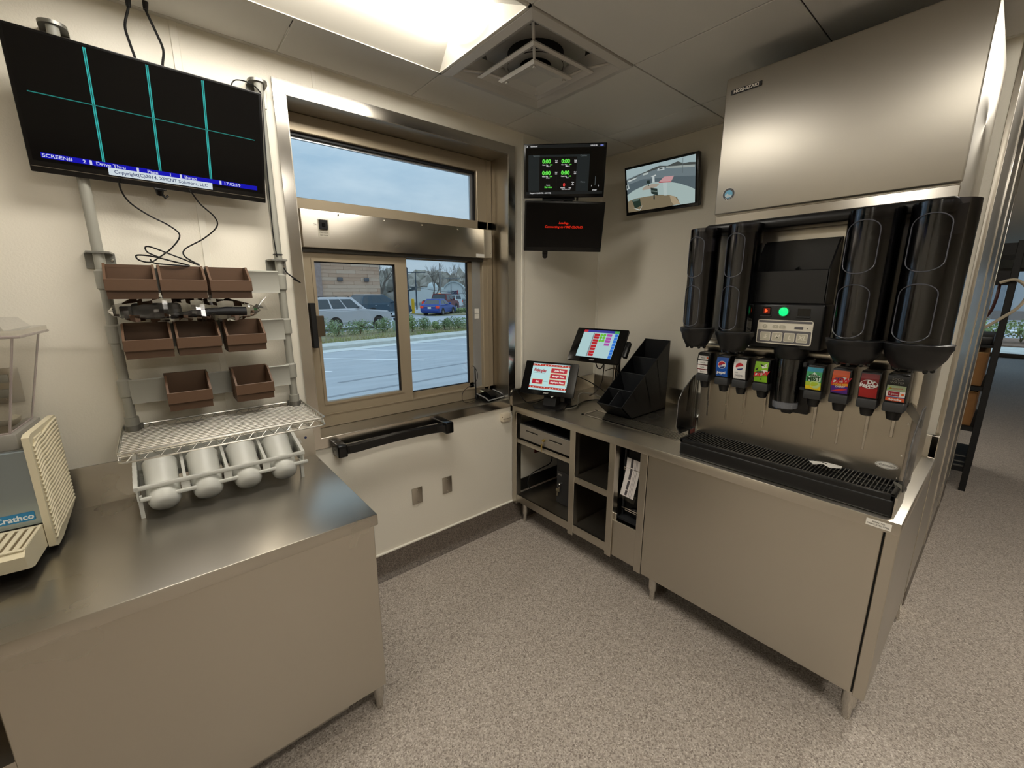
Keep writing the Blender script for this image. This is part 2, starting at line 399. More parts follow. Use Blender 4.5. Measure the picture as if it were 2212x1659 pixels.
# ------------------------------------------------------------------ square air diffuser
dx0, dy0 = 1.155, 1.253; D = .604; cx, cy, z = dx0 + D / 2, dy0 + D / 2, ZC
df = thing('air_diffuser', 'square white ceiling air diffuser with stepped cones and dark round duct', 'air vent', (cx, cy, z))
def ring(mb, s0, z0, s1, z1):
    a = [(cx + u * s0, cy + v * s0, z0) for u, v in ((-1, -1), (1, -1), (1, 1), (-1, 1))]; b = [(cx + u * s1, cy + v * s1, z1) for u, v in ((-1, -1), (1, -1), (1, 1), (-1, 1))]
    for i in range(4): mb.quad(a[i], a[(i + 1) % 4], b[(i + 1) % 4], b[i])
difw = mat('diffuser_white', '#cfccc6', .42)
o_ = MB(); ring(o_, D / 2, z - .006, D / 2 - .035, z - .012); ring(o_, D / 2 - .035, z - .012, D / 2 - .05, z - .004); ring(o_, D / 2 - .05, z - .004, .17, z + .055)
ring(o_, D / 2, z - .006, D / 2, z + .01)
# square to round top plate
N = 32; sq = []
for k in range(N):
    a = 2 * PI * (k + .5) / N; m_ = max(abs(math.cos(a)), abs(math.sin(a))); sq.append((cx + math.cos(a) / m_ * .17, cy + math.sin(a) / m_ * .17, z + .055))
rd = [(cx + .125 * math.cos(2 * PI * (k + .5) / N), cy + .125 * math.sin(2 * PI * (k + .5) / N), z + .06) for k in range(N)]
for k in range(N): o_.quad(sq[k], sq[(k + 1) % N], rd[(k + 1) % N], rd[k])
obj('outer_pan', o_, difw, df, ang=20)
obj('duct_neck', MB().lathe([(.125, 0), (.125, .06), (.0, .06)], (cx, cy, z + .008)), blackm, df)
m1 = MB(); ring(m1, .185, z - .020, .172, z - .026); ring(m1, .172, z - .026, .11, z + .012); ring(m1, .185, z - .020, .178, z - .010)
N = 24; sq = []
for k in range(N):
    a = 2 * PI * (k + .5) / N; m_ = max(abs(math.cos(a)), abs(math.sin(a))); sq.append((cx + math.cos(a) / m_ * .11, cy + math.sin(a) / m_ * .11, z + .012))
rd = [(cx + .07 * math.cos(2 * PI * (k + .5) / N), cy + .07 * math.sin(2 * PI * (k + .5) / N), z + .015) for k in range(N)]
for k in range(N): m1.quad(sq[k], sq[(k + 1) % N], rd[(k + 1) % N], rd[k])
obj('middle_cone', m1, difw, df, ang=20)
m2 = MB(); ring(m2, .118, z - .040, .108, z - .047); ring(m2, .108, z - .047, .06, z - .034); ring(m2, .118, z - .04, .112, z - .03); m2.poly([(cx + u * .06, cy + v * .06, z - .034) for u, v in ((-1, -1), (1, -1), (1, 1), (-1, 1))])
obj('inner_cone', m2, difw, df, ang=20)
for u, v in ((-1, -1), (1, -1), (1, 1), (-1, 1)):
    obj('corner_bar', MB().tube([(cx + u * .23, cy + v * .23, z + .012), (cx + u * .15, cy + v * .15, z - .006), (cx + u * .095, cy + v * .095, z - .036)], .006, 6), difw, df)
    obj('corner_foot', MB().cyl((cx + u * .09, cy + v * .09, z - .052), (cx + u * .09, cy + v * .09, z - .040), .009, .006, 10), difw, df)
# ------------------------------------------------------------------ drive-through window
win = thing('window_1', None, None, (1.17, YW, OZ0), kind='structure')
cx0, cx1, cz0, cz1 = .5115, 1.846, .880, 2.528
ya, yb = YW - .013, YW + .001
for nm, q in (('casing_head', [(cx0, cz1), (cx1, cz1), (OX1, OZ1), (OX0, OZ1)]), ('casing_apron', [(cx0, cz0), (cx1, cz0), (OX1, OZ0), (OX0, OZ0)]),
              ('casing_jamb', [(cx0, cz0), (cx0, cz1), (OX0, OZ1), (OX0, OZ0)]), ('casing_jamb', [(cx1, cz0), (cx1, cz1), (OX1, OZ1), (OX1, OZ0)])):
    obj(nm, MB().prism([(x, ya, zz) for x, zz in q], (0, yb - ya, 0)), steelS, win)
YF = 2.375; th = .004
obj('reveal_soffit', MB().box((OX0, YW - .012, OZ1 - th), (OX1, YF + .02, OZ1 + .001)), steelX, win)
obj('reveal_jamb', MB().box((OX0 - .001, YW - .012, OZ0), (OX0 + th, YF + .02, OZ1)), steelY, win)
obj('reveal_jamb', MB().box((OX1 - th, YW - .012, OZ0), (OX1 + .001, YF + .02, OZ1)), steelY, win)
obj('window_sill', MB().box((OX0, YW - .014, OZ0 - .001), (OX1, YF + .02, OZ0 + th), .0015, 1), steelX, win)
fr = MB(); F0, F1 = 2.31, 2.375
fr.box((OX0 + .004, F0, 2.392), (OX1 - .004, F1, OZ1 - .004), .003, 1); fr.box((OX0 + .004, F0, 2.046), (OX1 - .004, F1, 2.10), .003, 1)
fr.box((1.668, F0, 2.05), (OX1 - .004, F1, 2.40), .003, 1); fr.box((1.705, F0, .94), (OX1 - .004, F1, 2.05), .003, 1)
fr.box((OX0 + .004, F0, .94), (.600, F1, 2.47), .003, 1); fr.box((OX0 + .004, F0, OZ0 + .004), (OX1 - .004, F1, 1.008), .003, 1)
obj('window_frame', fr, tanal, win)
obj('frame_bead', MB().box((1.742, F0 - .004, .94), (1.748, F0, 2.47)).box((.60, F0 - .004, 1.004), (1.74, F0, 1.009)), tanal, win)
g = MB(); g.box((.60, 2.33, 2.378), (1.668, 2.345, 2.392)); g.box((1.655, 2.33, 2.10), (1.668, 2.345, 2.385)); obj('gasket', g, tanalD, win)
obj('glazing_bead', MB().box((.60, 2.345, 2.368), (1.66, 2.36, 2.378)).box((1.640, 2.345, 2.10), (1.655, 2.36, 2.37)), alu, win)
obj('transom_pane', MB().box((.60, 2.350, 2.10), (1.66, 2.354, 2.392)), glass, win, ang=0)
hp = obj('header_panel', MB().box((.602, 2.268, 1.868), (1.752, 2.335, 2.044), .004, 2), steelX, win)
obj('end_plate', MB().box((1.688, 2.265, 1.876), (1.748, 2.269, 2.042)), mat('plate_light', (.62, .58, .50), .4, 1), hp)
obj('toggle_switch', MB().box((.682, 2.258, 1.955), (.722, 2.269, 2.000), .002, 1), blackp, hp); obj('switch_rocker', MB().box((.694, 2.254, 1.966), (.710, 2.262, 1.986), .003, 1), blackg, hp)
obj('switch_plate', MB().box((.676, 2.2665, 1.920), (.730, 2.2685, 2.003)), mat('plate_grey', '#b8b2a2', .5), hp)
for x, zz in ((.78, 2.032), (1.02, 2.030), (1.25, 2.028), (1.49, 2.026), (1.735, 2.02), (1.735, 1.90)): obj('rivet', MB().cyl((x, 2.268, zz), (x, 2.263, zz), .004, .003, 10), steelS, hp)
obj('spec_label', MB().box((1.625, 2.2665, 1.871), (1.69, 2.2685, 1.892)), paper, hp)
text('instruction_text', 'ON', .012, mat('ink_dark', '#3a3530', .7), hp, None, F=FY(.665, 2.2675, 1.975)); text('instruction_text', 'CAUTION', .009, MATS['ink_dark'], hp, None, F=FY(.703, 2.2662, 1.940)); text('instruction_text', 'KEEP CLEAR', .007, MATS['ink_dark'], hp, None, F=FY(.703, 2.2662, 1.928))
obj('track_strip', MB().box((.60, 2.30, 1.848), (1.705, 2.372, 1.868)), mat('track_dark', '#4a4741', .5, .6), win)
# sliding sash
sx0, sx1, sz0, sz1 = .603, 1.160, .990, 1.848; gx0, gx1, gz0, gz1 = .655, 1.087, 1.073, 1.806
sash = obj('sliding_sash', MB().prism([(sx0, 2.314, sz0), (sx0, 2.314, sz1), (gx0, 2.314, gz1), (gx0, 2.314, gz0)], (0, .03, 0)).prism([(sx1, 2.314, sz0), (sx1, 2.314, sz1), (gx1, 2.314, gz1), (gx1, 2.314, gz0)], (0, .03, 0))
    .prism([(sx0, 2.314, sz1), (sx1, 2.314, sz1), (gx1, 2.314, gz1), (gx0, 2.314, gz1)], (0, .03, 0)).prism([(sx0, 2.314, sz0), (sx1, 2.314, sz0), (gx1, 2.314, gz0), (gx0, 2.314, gz0)], (0, .03, 0)), tanal, win)
b_ = MB()
for q in (((gx0 - .014, 2.309, gz0 - .014), (gx0, 2.318, gz1 + .014)), ((gx1, 2.309, gz0 - .014), (gx1 + .014, 2.318, gz1 + .014)), ((gx0, 2.309, gz1), (gx1, 2.318, gz1 + .014)), ((gx0, 2.309, gz0 - .014), (gx1, 2.318, gz0))): b_.box(*q)
obj('sash_bead', b_, tanal, sash)
obj('sash_gasket', MB().box((gx1 - .009, 2.320, gz0), (gx1, 2.329, gz1)).box((gx0, 2.320, gz1 - .006), (gx1, 2.329, gz1)), tanalD, sash)
obj('sash_pane', MB().box((gx0, 2.330, gz0), (gx1, 2.334, gz1)), glass, sash, ang=0)
obj('pull_bar', MB().box((.602, 2.262, 1.375), (.628, 2.300, 1.600), .002, 1), blackm, sash); obj('latch_plate', MB().box((.632, 2.29, 1.430), (.672, 2.315, 1.535), .002, 1), mat('bronze_plate', '#5d5446', .4, .8), sash)
# fixed light
fl = MB(); fl.box((1.150, 2.345, 1.008), (1.168, 2.372, 1.85)); fl.box((1.608, 2.345, 1.008), (1.640, 2.372, 1.85)); fl.box((1.15, 2.345, 1.842), (1.64, 2.372, 1.862)); fl.box((1.15, 2.345, 1.008), (1.64, 2.372, 1.042))
fx = obj('fixed_sash', fl, tanal, win)
obj('fixed_gasket', MB().box((1.600, 2.348, 1.042), (1.608, 2.362, 1.842)).box((1.168, 2.348, 1.042), (1.608, 2.362, 1.047)), tanalD, fx)
obj('fixed_pane', MB().box((1.168, 2.356, 1.042), (1.608, 2.360, 1.842)), glass, fx, ang=0)
obj('jamb_strip', MB().box((1.640, 2.34, 1.008), (1.705, 2.37, 1.862)), alu, win)
stk = obj('safety_sticker', MB().box((1.655, 2.3385, 1.515), (1.690, 2.3402, 1.545)).box((1.655, 2.3385, 1.478), (1.690, 2.3402, 1.510)), paper, win)
# ================================================================== left side: prep counter and everything on and above it
lc = thing('prep_counter', 'stainless steel prep counter with closed front panel below the wall screen', 'counter', (-.3, 1.75, 0))
LX0, LX1, LY0, LT = -1.70, .525, 1.378, .862
obj('worktop', MB().box((LX0, LY0, LT - .044), (LX1, 2.152, LT), .004, 2), steelX, lc)
obj('backsplash', MB().prism([(LX0, 2.132, LT - .002), (LX0, 2.132, .962), (LX0, 2.149, 1.014), (LX0, 2.156, 1.014), (LX0, 2.156, LT - .002)], (LX1 - LX0, 0, 0)), steelX, lc, ang=20)
obj('front_panel', MB().box((-.405, 1.388, .112), (.512, 1.400, LT - .040), .002, 1), steelX, lc)
obj('end_panel', MB().box((.500, 1.400, .112), (.512, 2.130, LT - .040), .002, 1), steelY, lc)
obj('side_divider', MB().box((-.405, 1.400, .112), (-.395, 2.13, LT - .04)), steelY, lc)
obj('open_shelf', MB().box((LX0 + .05, 1.40, .50), (-.405, 2.13, .53)), steelX, lc)
obj('bottom_shelf', MB().box((LX0 + .05, 1.40, .112), (.50, 2.13, .13)), steelX, lc)
obj('back_panel', MB().box((LX0 + .05, 2.12, .13), (.50, 2.13, .81)), steelX, lc)
def bullet_foot(x, y, h, par, r=.021):
    obj('leg', MB().lathe([(r, h), (r, .06), (r * .86, .052), (r * .82, .05), (r * .62, .0), (0, 0)], (x, y, 0), seg=16), steelS, par)
for x, y in ((.487, 1.412), (.487, 2.08), (-.38, 1.412), (-1.6, 1.412)): bullet_foot(x, y, .113, lc)
obj('plinth', MB().box((-1.5, 1.47, .015), (.385, 1.98, .112)), steelX, lc)
obj('plinth_foot', MB().box((-.8, 1.52, 0), (-.75, 1.9, .016)).box((.25, 1.52, 0), (.3, 1.9, .016)), blackm, lc)
sk = obj('round_sticker', MB().cyl((.486, 2.1318, .990 - .03), (.486, 2.1305, .990 - .03), .006, None, 16), mat('sticker_blue', '#2a3560', .5), lc)
obj('care_sticker', MB().prism([(.449, 2.1318, .962), (.458, 2.1318, .965), (.470, 2.1318, .940), (.461, 2.1318, .936)], (0, -.001, 0)), paper, lc)
# ------------------------------------------------------------------ beverage dispenser at the edge of the frame
MC = frame((-.326, 1.80, LT), (.9965, -.083, 0), (0, 0, 1))
bd = thing('juice_dispenser', 'cream refrigerated juice dispenser with ribbed side and clear tank', 'drink dispenser', M=MC)
sp = obj('side_panel', MB().prism([(-.016, .025, 0), (-.016, .375, .0), (-.016, .382, -.02), (-.016, .382, -.262), (-.016, .372, -.275), (-.016, .10, -.275), (-.016, .06, -.262), (-.016, .018, -.08), (-.016, .015, -.02)], (.016, 0, 0)), creamp, bd, ang=20)
rib = None
for k in range(23):
    b0 = .055 + k * .0135
    pts = spline([(.001, b0 - .010, -.012), (.002, b0 + .004, -.055), (.002, b0 + .006, -.10), (.002, b0 + .016, -.18), (.001, b0 + .020, -.262)], 4)
    if rib is None: rib = obj('rib', MB().tube([(x, y - b0, zz) for x, y, zz in pts], .0042, 6), creamp, sp); rib.location = (0, b0, 0)
    else: inst(rib, sp, (0, b0, 0), 'rib')
obj('badge_recess', MB().box((-.002, .350, -.10), (.0035, .366, -.03), .002, 1), creamp, sp)
sp2 = obj('side_panel', MB().box((-.30, .025, -.27), (-.284, .38, 0), .004, 1), creamp, bd)
obj('front_panel', MB().box((-.285, .10, -.03), (-.015, .335, -.012), .003, 1), mat('bluish_steel', (.42, .50, .55), .3, .9), bd)
obj('chassis', MB().box((-.285, .02, -.265), (-.015, .335, -.03)), mat('chassis_grey', '#8d8c84', .5), bd)
ty = MB(); ty.prism([(-.29, .030, -.012), (-.29, .098, -.012), (-.29, .098, .15), (-.29, .085, .168), (-.29, .045, .160), (-.29, .030, .12)], (.272, 0, 0)); tray = obj('drip_tray', ty, creamp, bd, ang=25)
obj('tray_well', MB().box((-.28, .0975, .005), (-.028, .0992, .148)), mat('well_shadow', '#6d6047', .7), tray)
sl = obj('tray_slat', MB().box((-.006, 0, 0), (.006, .004, .143), .001, 1), creamp, tray); sl.location = (-.272, .0985, .005)
for k in range(1, 13): inst(sl, tray, (-.272 + k * .0195, .0985, .005), 'tray_slat')
obj('tray_rim', MB().box((-.288, .097, .146), (-.020, .104, .156), .002, 1).box((-.026, .097, .0), (-.018, .104, .15), .002, 1), creamp, tray)
lb = obj('name_plate', MB().rprism(-.115, .118, -.030, .146, -.0125, -.0105, .004), mat('label_blue', '#2f7fae', .4), bd)
text('brand_text', 'Crathco', .024, mat('label_white', '#dfe7ea', .5), bd, (-.0725, .131, -.0104), bold=.0006)
tk = MB()
def taper_shell(mb, a0, a1, c0, c1, b0, A0, A1, C0, C1, b1):
    p = [(a0, b0, c0), (a1, b0, c0), (a1, b0, c1), (a0, b0, c1)]; q = [(A0, b1, C0), (A1, b1, C0), (A1, b1, C1), (A0, b1, C1)]
    for i in range(4): mb.quad(p[i], p[(i + 1) % 4], q[(i + 1) % 4], q[i])
    return p, q
p, q = taper_shell(tk, -.27, -.045, -.235, -.04, .385, -.285, .012, -.255, -.02, .665); tk.poly(p)
obj('tank', tk, tankm, bd, ang=0)
lid = MB(); p, q = taper_shell(lid, -.30, .030, -.27, -.005, .665, -.30, .030, -.27, -.005, .685); lid.poly(q); p, q = taper_shell(lid, -.28, .0, -.25, -.02, .685, -.26, -.02, -.23, -.04, .715); lid.poly(q)
obj('tank_lid', lid, tankm, bd, ang=0)
ed = MB()
for a, A, c_, C_ in ((-.045, .012, -.04, -.02), (-.045, .012, -.235, -.255)): ed.tube([(a, .385, c_), (A, .665, C_)], .003, 6)
ed.tube([(-.27, .385, -.04), (-.045, .385, -.04), (-.045, .385, -.235)], .004, 6); ed.tube([(-.30, .667, -.005), (.030, .667, -.005), (.03, .667, -.27)], .004, 6)
obj('tank_edges', ed, mat('tank_edge', '#b7a9a6', .2, 0, .6, alpha=.55), bd)
obj('scale_marks', MB().box((-.085, .45, -.032), (-.083, .60, -.031)).box((-.085, .47, -.032), (-.072, .472, -.031)).box((-.085, .50, -.032), (-.072, .502, -.031)).box((-.085, .53, -.032), (-.072, .532, -.031)).box((-.085, .56, -.032), (-.072, .562, -.031)), mat('ink_dark', '#3a3530', .7), bd)
obj('tank_cradle', MB().box((-.285, .335, -.255), (-.03, .384, -.03), .006, 2), mat('clear_grey', '#a8a49b', .3, 0, .5, alpha=.6), bd)
obj('foot', MB().cyl((-.04, 0, -.04), (-.04, .03, -.04), .014, None, 12).cyl((-.04, 0, -.24), (-.04, .03, -.24), .014, None, 12).cyl((-.26, 0, -.04), (-.26, .03, -.04), .014, None, 12).cyl((-.26, 0, -.24), (-.26, .03, -.24), .014, None, 12), blackm, bd)
# ------------------------------------------------------------------ wall track with bin rails
PX = (-.115, .450); PYY = 2.098
wr = thing('wall_track_rack', 'grey epoxy wall track with two round posts and three bin rails', 'wall rack', (.17, 2.15, 1.13))
for ip, x in enumerate(PX):
    po = obj('post', MB().cyl((x, PYY, 1.12), (x, PYY, 2.478), .0155, None, 20), greyp, wr)
    obj('groove_rings', MB().lathe([(.0158, k * .0254 + d) for k in range(0, 1) for d in (0, .001)], (x, PYY, 1.15)).cyl((x, PYY, 1.118), (x, PYY, 1.19), .021, None, 20), greyp, po)
    cap = MB(); cap.prism([(x + math.cos(t) * .034, PYY + .008 - math.sin(t) * .032, 2.47) for t in [PI * i / 10 for i in range(11)]] + [(x - .034, YW - .001, 2.47), (x + .034, YW - .001, 2.47)], (0, 0, .010)); cap.box((x - .034, YW - .006, 2.40), (x + .034, YW - .0005, 2.475)); obj('top_bracket', cap, greym, po, ang=25)
    br = MB(); br.prism([(x - .030, PYY - .022, 1.786), (x + .030, PYY - .022, 1.786), (x + .038, YW - .001, 1.786), (x - .038, YW - .001, 1.786)], (0, 0, .006)); br.box((x - .040, YW - .006, 1.735), (x + .040, YW - .0005, 1.79)); obj('wall_bracket', br, greym, po, ang=25)
    obj('bracket_screw', MB().cyl((x + .030, YW - .006, 1.765), (x + .030, YW - .010, 1.765), .006, .004, 10), chrome, po)
    for z0 in (1.655, 1.463, 1.262): obj('rail_collar', MB().lathe([(.0155, -.005), (.0215, 0), (.0215, .060), (.0155, .066)], (x, PYY, z0 + .01), seg=20), greyp, po)
for zt in (1.742, 1.540, 1.334):
    zb = zt - .092
    pr = [(0, PYY - .018, zb + .012), (0, PYY - .022, zb), (0, PYY - .008, zb), (0, PYY - .004, zb + .02), (0, PYY + .002, zt - .03), (0, PYY - .006, zt - .012), (0, PYY - .020, zt), (0, PYY - .024, zt - .004), (0, PYY - .018, zt - .018)]
    obj('bin_rail', MB().prism([(PX[0] + .012, y, z_) for _, y, z_ in pr], (PX[1] - PX[0] - .024, 0, 0)), greyr, wr, ang=25)
# brown hang-on bins
def bin_mesh():
    b = MB(); w = .0655; t = .0035
    prof = [(0, .118), (-.062, .118), (-.128, .066), (-.128, .030), (-.118, .028), (-.115, 0), (0, 0)]
    for s in (-1, 1):
        x = s * w
        b.prism([(x, y, z_) for y, z_ in prof], (-s * t, 0, 0))
        b.box((x - .004 if s > 0 else x - .001, -.062, .112), (x + .001 if s > 0 else x + .004, 0, .119))
        for yy in (-.03, -.06, -.09): b.box((min(x, x + s * .0018), yy - .002, .012), (max(x, x + s * .0018), yy + .002, .085))
        b.prism([(x + s * .0015, -.062, .119), (x + s * .0015, -.131, .0665), (x + s * .0015, -.131, .060), (x + s * .0015, -.062, .112)], (-s * .007, 0, 0))
    b.box((-w, -t, 0), (w, 0, .118)); b.box((-w - .002, -.004, .108), (w + .002, .003, .1195))
    b.box((-w, -.118, 0), (w, 0, t)); b.box((-w - .002, -.132, .028), (w + .002, -.126, .0665), .001, 1); b.box((-w, -.119, 0), (w, -.114, .032))
    b.box((-w, -.128, .026), (w, -.115, .030))
    return b
BM_ = None
bins = [(-.040, 1.630, 'brown bin at the left end of the top row, under the coiled cords', 1), (.102, 1.630, 'brown bin in the middle of the top row of bins', 1), (.245, 1.630, 'brown bin at the right end of the top row of bins', 1),
        (-.024, 1.425, 'brown bin at the left end of the second row, below the plastic bag', 1), (.121, 1.425, 'brown bin in the middle of the second row, clear scrap inside', 1), (.272, 1.425, 'brown bin at the right end of the second row of bins', 1),
        (.067, 1.222, 'brown bin on the lowest rail, the one nearer the juice dispenser', 1.06), (.278, 1.222, 'brown bin on the lowest rail, the one nearer the window', 1.06)]
for x, zb, l, s in bins:
    if BM_ is None:
        o = obj('storage_bin', bin_mesh(), brownp, at=(0, 0, 0), ang=25); BM_ = o
    else:
        o = BM_.copy(); COL.objects.link(o)
    o.location = (x, PYY - .026, zb); o.scale = (1, 1.04, s); tag(o, l, 'bin', 'brown bins hung on the wall rails'); W[o] = Matrix.Translation(o.location)
scrap = obj('plastic_scrap', MB().poly([(.085, 1.962, 1.475), (.14, 1.965, 1.470), (.13, 1.99, 1.492), (.098, 1.985, 1.505)]), bagm, at=(.11, 1.97, 1.47)); tag(scrap, 'clear plastic scrap inside the middle bin of the second row', 'plastic')
# bagged black tool lying across the second row
bg = thing('bagged_tool', 'black tool in a clear plastic bag lying over the second row of bins', 'bag', (.11, 2.0, 1.545))
tm = MB(); tm.box((-.055, 1.975, 1.560), (.085, 2.03, 1.615), .012, 3); tm.box((-.085, 1.985, 1.565), (-.05, 2.01, 1.605), .004, 2); obj('tool_head', tm, blackm, bg)
obj('tool_handle', MB().tube(spline([(.05, 1.985, 1.568), (.12, 1.97, 1.575), (.20, 1.965, 1.582), (.285, 1.965, 1.580)], 5), [.012] * 5 + [.015] * 6 + [.017] * 5, 10), mat('black_navy', '#14151a', .3), bg)
fm = MB(); NU, NV = 34, 14; rows = []
rnd = random.Random(3)
for i in range(NU + 1):
    u = i / NU; x = -.115 + u * .455; R = .045 * (math.sin(PI * min(1, max(0, u * 1.02))) ** .35) + .002; zc = 1.588 + .006 * math.sin(u * 5); row = []
    for j in range(NV):
        a = 2 * PI * j / NV; rr = R * (1 + .22 * math.sin(7 * u * PI + 3 * a) * math.sin(5 * a + 9 * u) + rnd.uniform(-.12, .12)); row.append((x, 1.992 + math.cos(a) * rr * .9, zc + math.sin(a) * rr * .95))
    rows.append(row)
for i in range(NU):
    for j in range(NV): fm.quad(rows[i][j], rows[i][(j + 1) % NV], rows[i + 1][(j + 1) % NV], rows[i + 1][j])
obj('bag_film', fm, bagm, bg, ang=50)
tw = MB()
for k in range(7):
    x = .315 + rnd.uniform(-.01, .015); tw.poly([(x, 1.985 + rnd.uniform(-.02, .02), 1.59), (x + .03 + rnd.uniform(0, .02), 1.985 + rnd.uniform(-.03, .03), 1.61 + rnd.uniform(-.03, .03)), (x + .02, 1.99, 1.63 + rnd.uniform(-.03, .01))])
obj('bag_tail', tw, bagm, bg, ang=50)
# wire shelf hung on the posts
ws = thing('wire_shelf', 'chrome wire shelf with zigzag rim under the bins', 'shelf', (.165, 1.95, 1.12))
wx0, wx1, wy0, wy1, zu, zl = -.147, .480, 1.748, 2.122, 1.152, 1.122
wirem = mat('zinc_wire', (.60, .58, .53), .32, 1)
def rect_path(x0, y0, x1, y1, z_, r=.018):
    P = []
    for cx_, cy_, a in ((x1 - r, y1 - r, 0), (x0 + r, y1 - r, 1), (x0 + r, y0 + r, 2), (x1 - r, y0 + r, 3)):
        for k in range(4): t = (a + k / 3) * PI / 2; P.append((cx_ + r * math.cos(t), cy_ + r * math.sin(t), z_))
    return P
obj('upper_rim', MB().tube(rect_path(wx0, wy0, wx1, wy1, zu), .0036, 8, True), wirem, ws); obj('lower_rim', MB().tube(rect_path(wx0, wy0, wx1, wy1, zl), .0036, 8, True), wirem, ws)
zz_ = MB()
for y in (wy0, wy1):
    n = 28; zz_.tube([(wx0 + .02 + (wx1 - wx0 - .04) * k / n, y, zu - .003 if k % 2 else zl + .003) for k in range(n + 1)], .0022, 5)
for x in (wx0, wx1):
    n = 16; zz_.tube([(x, wy0 + .02 + (wy1 - wy0 - .04) * k / n, zu - .003 if k % 2 else zl + .003) for k in range(n + 1)], .0022, 5)
obj('zigzag_truss', zz_, wirem, ws)
dw = obj('deck_wire', MB().tube([(wx0, 0, 0), (wx1, 0, 0)], .0021, 6), wirem, ws); dw.location = (-.165, wy0 + .02 - 1.95, zl + .016 - 1.12)
nw = 17
for k in range(1, nw):
    c = inst(dw, ws, (0, 0, 0), 'deck_wire'); c.location = (dw.location.x, wy0 + .02 + (wy1 - wy0 - .04) * k / (nw - 1) - 1.95, zl + .016 - 1.12)
dw.data.transform(Matrix.Translation((.165, 1.95, 1.12)))
for x in (wx0 + .05, (wx0 + wx1) / 2, wx1 - .05): obj('cross_wire', MB().tube([(x, wy0, zl + .011), (x, wy1, zl + .011)], .003, 6), wirem, ws)
for x in PX: obj('corner_collar', MB().lathe([(.0165, 0), (.027, .002), (.023, .05), (.0165, .052)], (x, PYY, 1.108), seg=16).box((x - .03, PYY + .012, 1.115), (x + .03, PYY + .022, 1.16), .002, 1), greym, ws)
# ------------------------------------------------------------------ flatware rack with four white cylinders
fk = thing('flatware_rack', 'white plastic flatware rack standing on the steel prep counter', 'flatware rack', (.14, 1.98, LT))
fx0, fx1 = -.135, .415; fyf, fyb = 1.872, 2.095; zf, zb_ = .984, 1.045
bars = MB(); bars.box((fx0, fyf - .008, zf - .010), (fx1, fyf + .006, zf + .006), .004, 2); obj('front_bar', bars, whitep, fk)
obj('front_bar', MB().box((fx0 + .012, fyf - .012, zf - .050), (fx1 + .010, fyf + .002, zf - .036), .004, 2), whitep, fk)
obj('back_wall', MB().box((fx0, fyb - .006, .93), (fx1, fyb, zb_ + .006), .002, 1), whitep, fk)
for k in range(3): obj('back_rail', MB().box((fx0 + .01, fyb - .012, .95 + k * .03), (fx1 - .01, fyb - .006, .958 + k * .03)), whitep, fk)
for x in (fx0, fx1 - .012):
    obj('side_rim', MB().prism([(x, fyf - .008, zf - .008), (x, fyf - .008, zf + .006), (x, fyb, zb_ + .006), (x, fyb, zb_ - .012)], (.012, 0, 0)).prism([(x + .004, fyf, zf - .05), (x + .004, fyf, zf), (x + .004, fyb, zb_), (x + .004, fyb, .93)], (.005, 0, 0)), whitep, fk, ang=20)
    for k in range(6):
        y = fyf + .03 + k * .033; z_ = zf + (zb_ - zf) * (y - fyf) / (fyb - fyf); obj('rim_notch', MB().box((x - .001, y, z_ + .002), (x + .013, y + .012, z_ + .0075), .001, 1), whitep, fk)
CXS = (-.058, .072, .204, .335)
for x in [(CXS[k] + CXS[k + 1]) / 2 for k in range(3)]:
    obj('divider', MB().prism([(x - .004, fyf, zf - .045), (x - .004, fyf, zf + .004), (x - .004, fyb, zb_ + .004), (x - .004, fyb, .95)], (.010, 0, 0)).prism([(x - .013, fyf - .006, zf - .05), (x + .013, fyf - .006, zf - .05), (x + .013, fyf - .006, zf - .01), (x - .013, fyf - .006, zf - .01)], (0, .004, 0)), whitep, fk, ang=20)
obj('support_leg', MB().box((fx0 + .005, fyb - .02, LT), (fx0 + .02, fyb - .004, .95)).box((fx1 - .02, fyb - .02, LT), (fx1 - .005, fyb - .004, .95)).box((fx0 + .004, fyf + .02, LT), (fx0 + .016, fyf + .035, zf - .04)).box((fx1 - .016, fyf + .02, LT), (fx1 - .004, fyf + .035, zf - .04)), whitep, fk)
fw0 = None
fwl = ['white flatware cylinder nearest the juice dispenser in the white rack', 'white flatware cylinder second from the juice dispenser in the rack', 'white flatware cylinder third from the juice dispenser in the rack', 'white flatware cylinder nearest the drive-through window in the rack']
for x, l in zip(CXS, fwl):
    ax = Vector((0, .815, .58)).normalized(); M = frame((x, 1.878, .918), (1, 0, 0), Vector((0, -.58, .815)))   # local c axis = front
    if fw0 is None:
        fw0 = thing('flatware_cylinder', l, 'flatware cylinder', M=M, group='flatware cylinders in the rack')
        obj('cup', MB().lathe([(0, .024), (.026, .023), (.040, .016), (.047, 0), (.049, -.03), (.051, -.150), (.053, -.156), (.053, -.165), (.049, -.165), (.046, -.03)], seg=28), whitep, fw0, ang=50)
        obj('inner_floor', MB().disc((0, 0, -.02), .045), mat('cup_inside', '#b5b4ad', .5), fw0)
    else: dup(fw0, M, l)
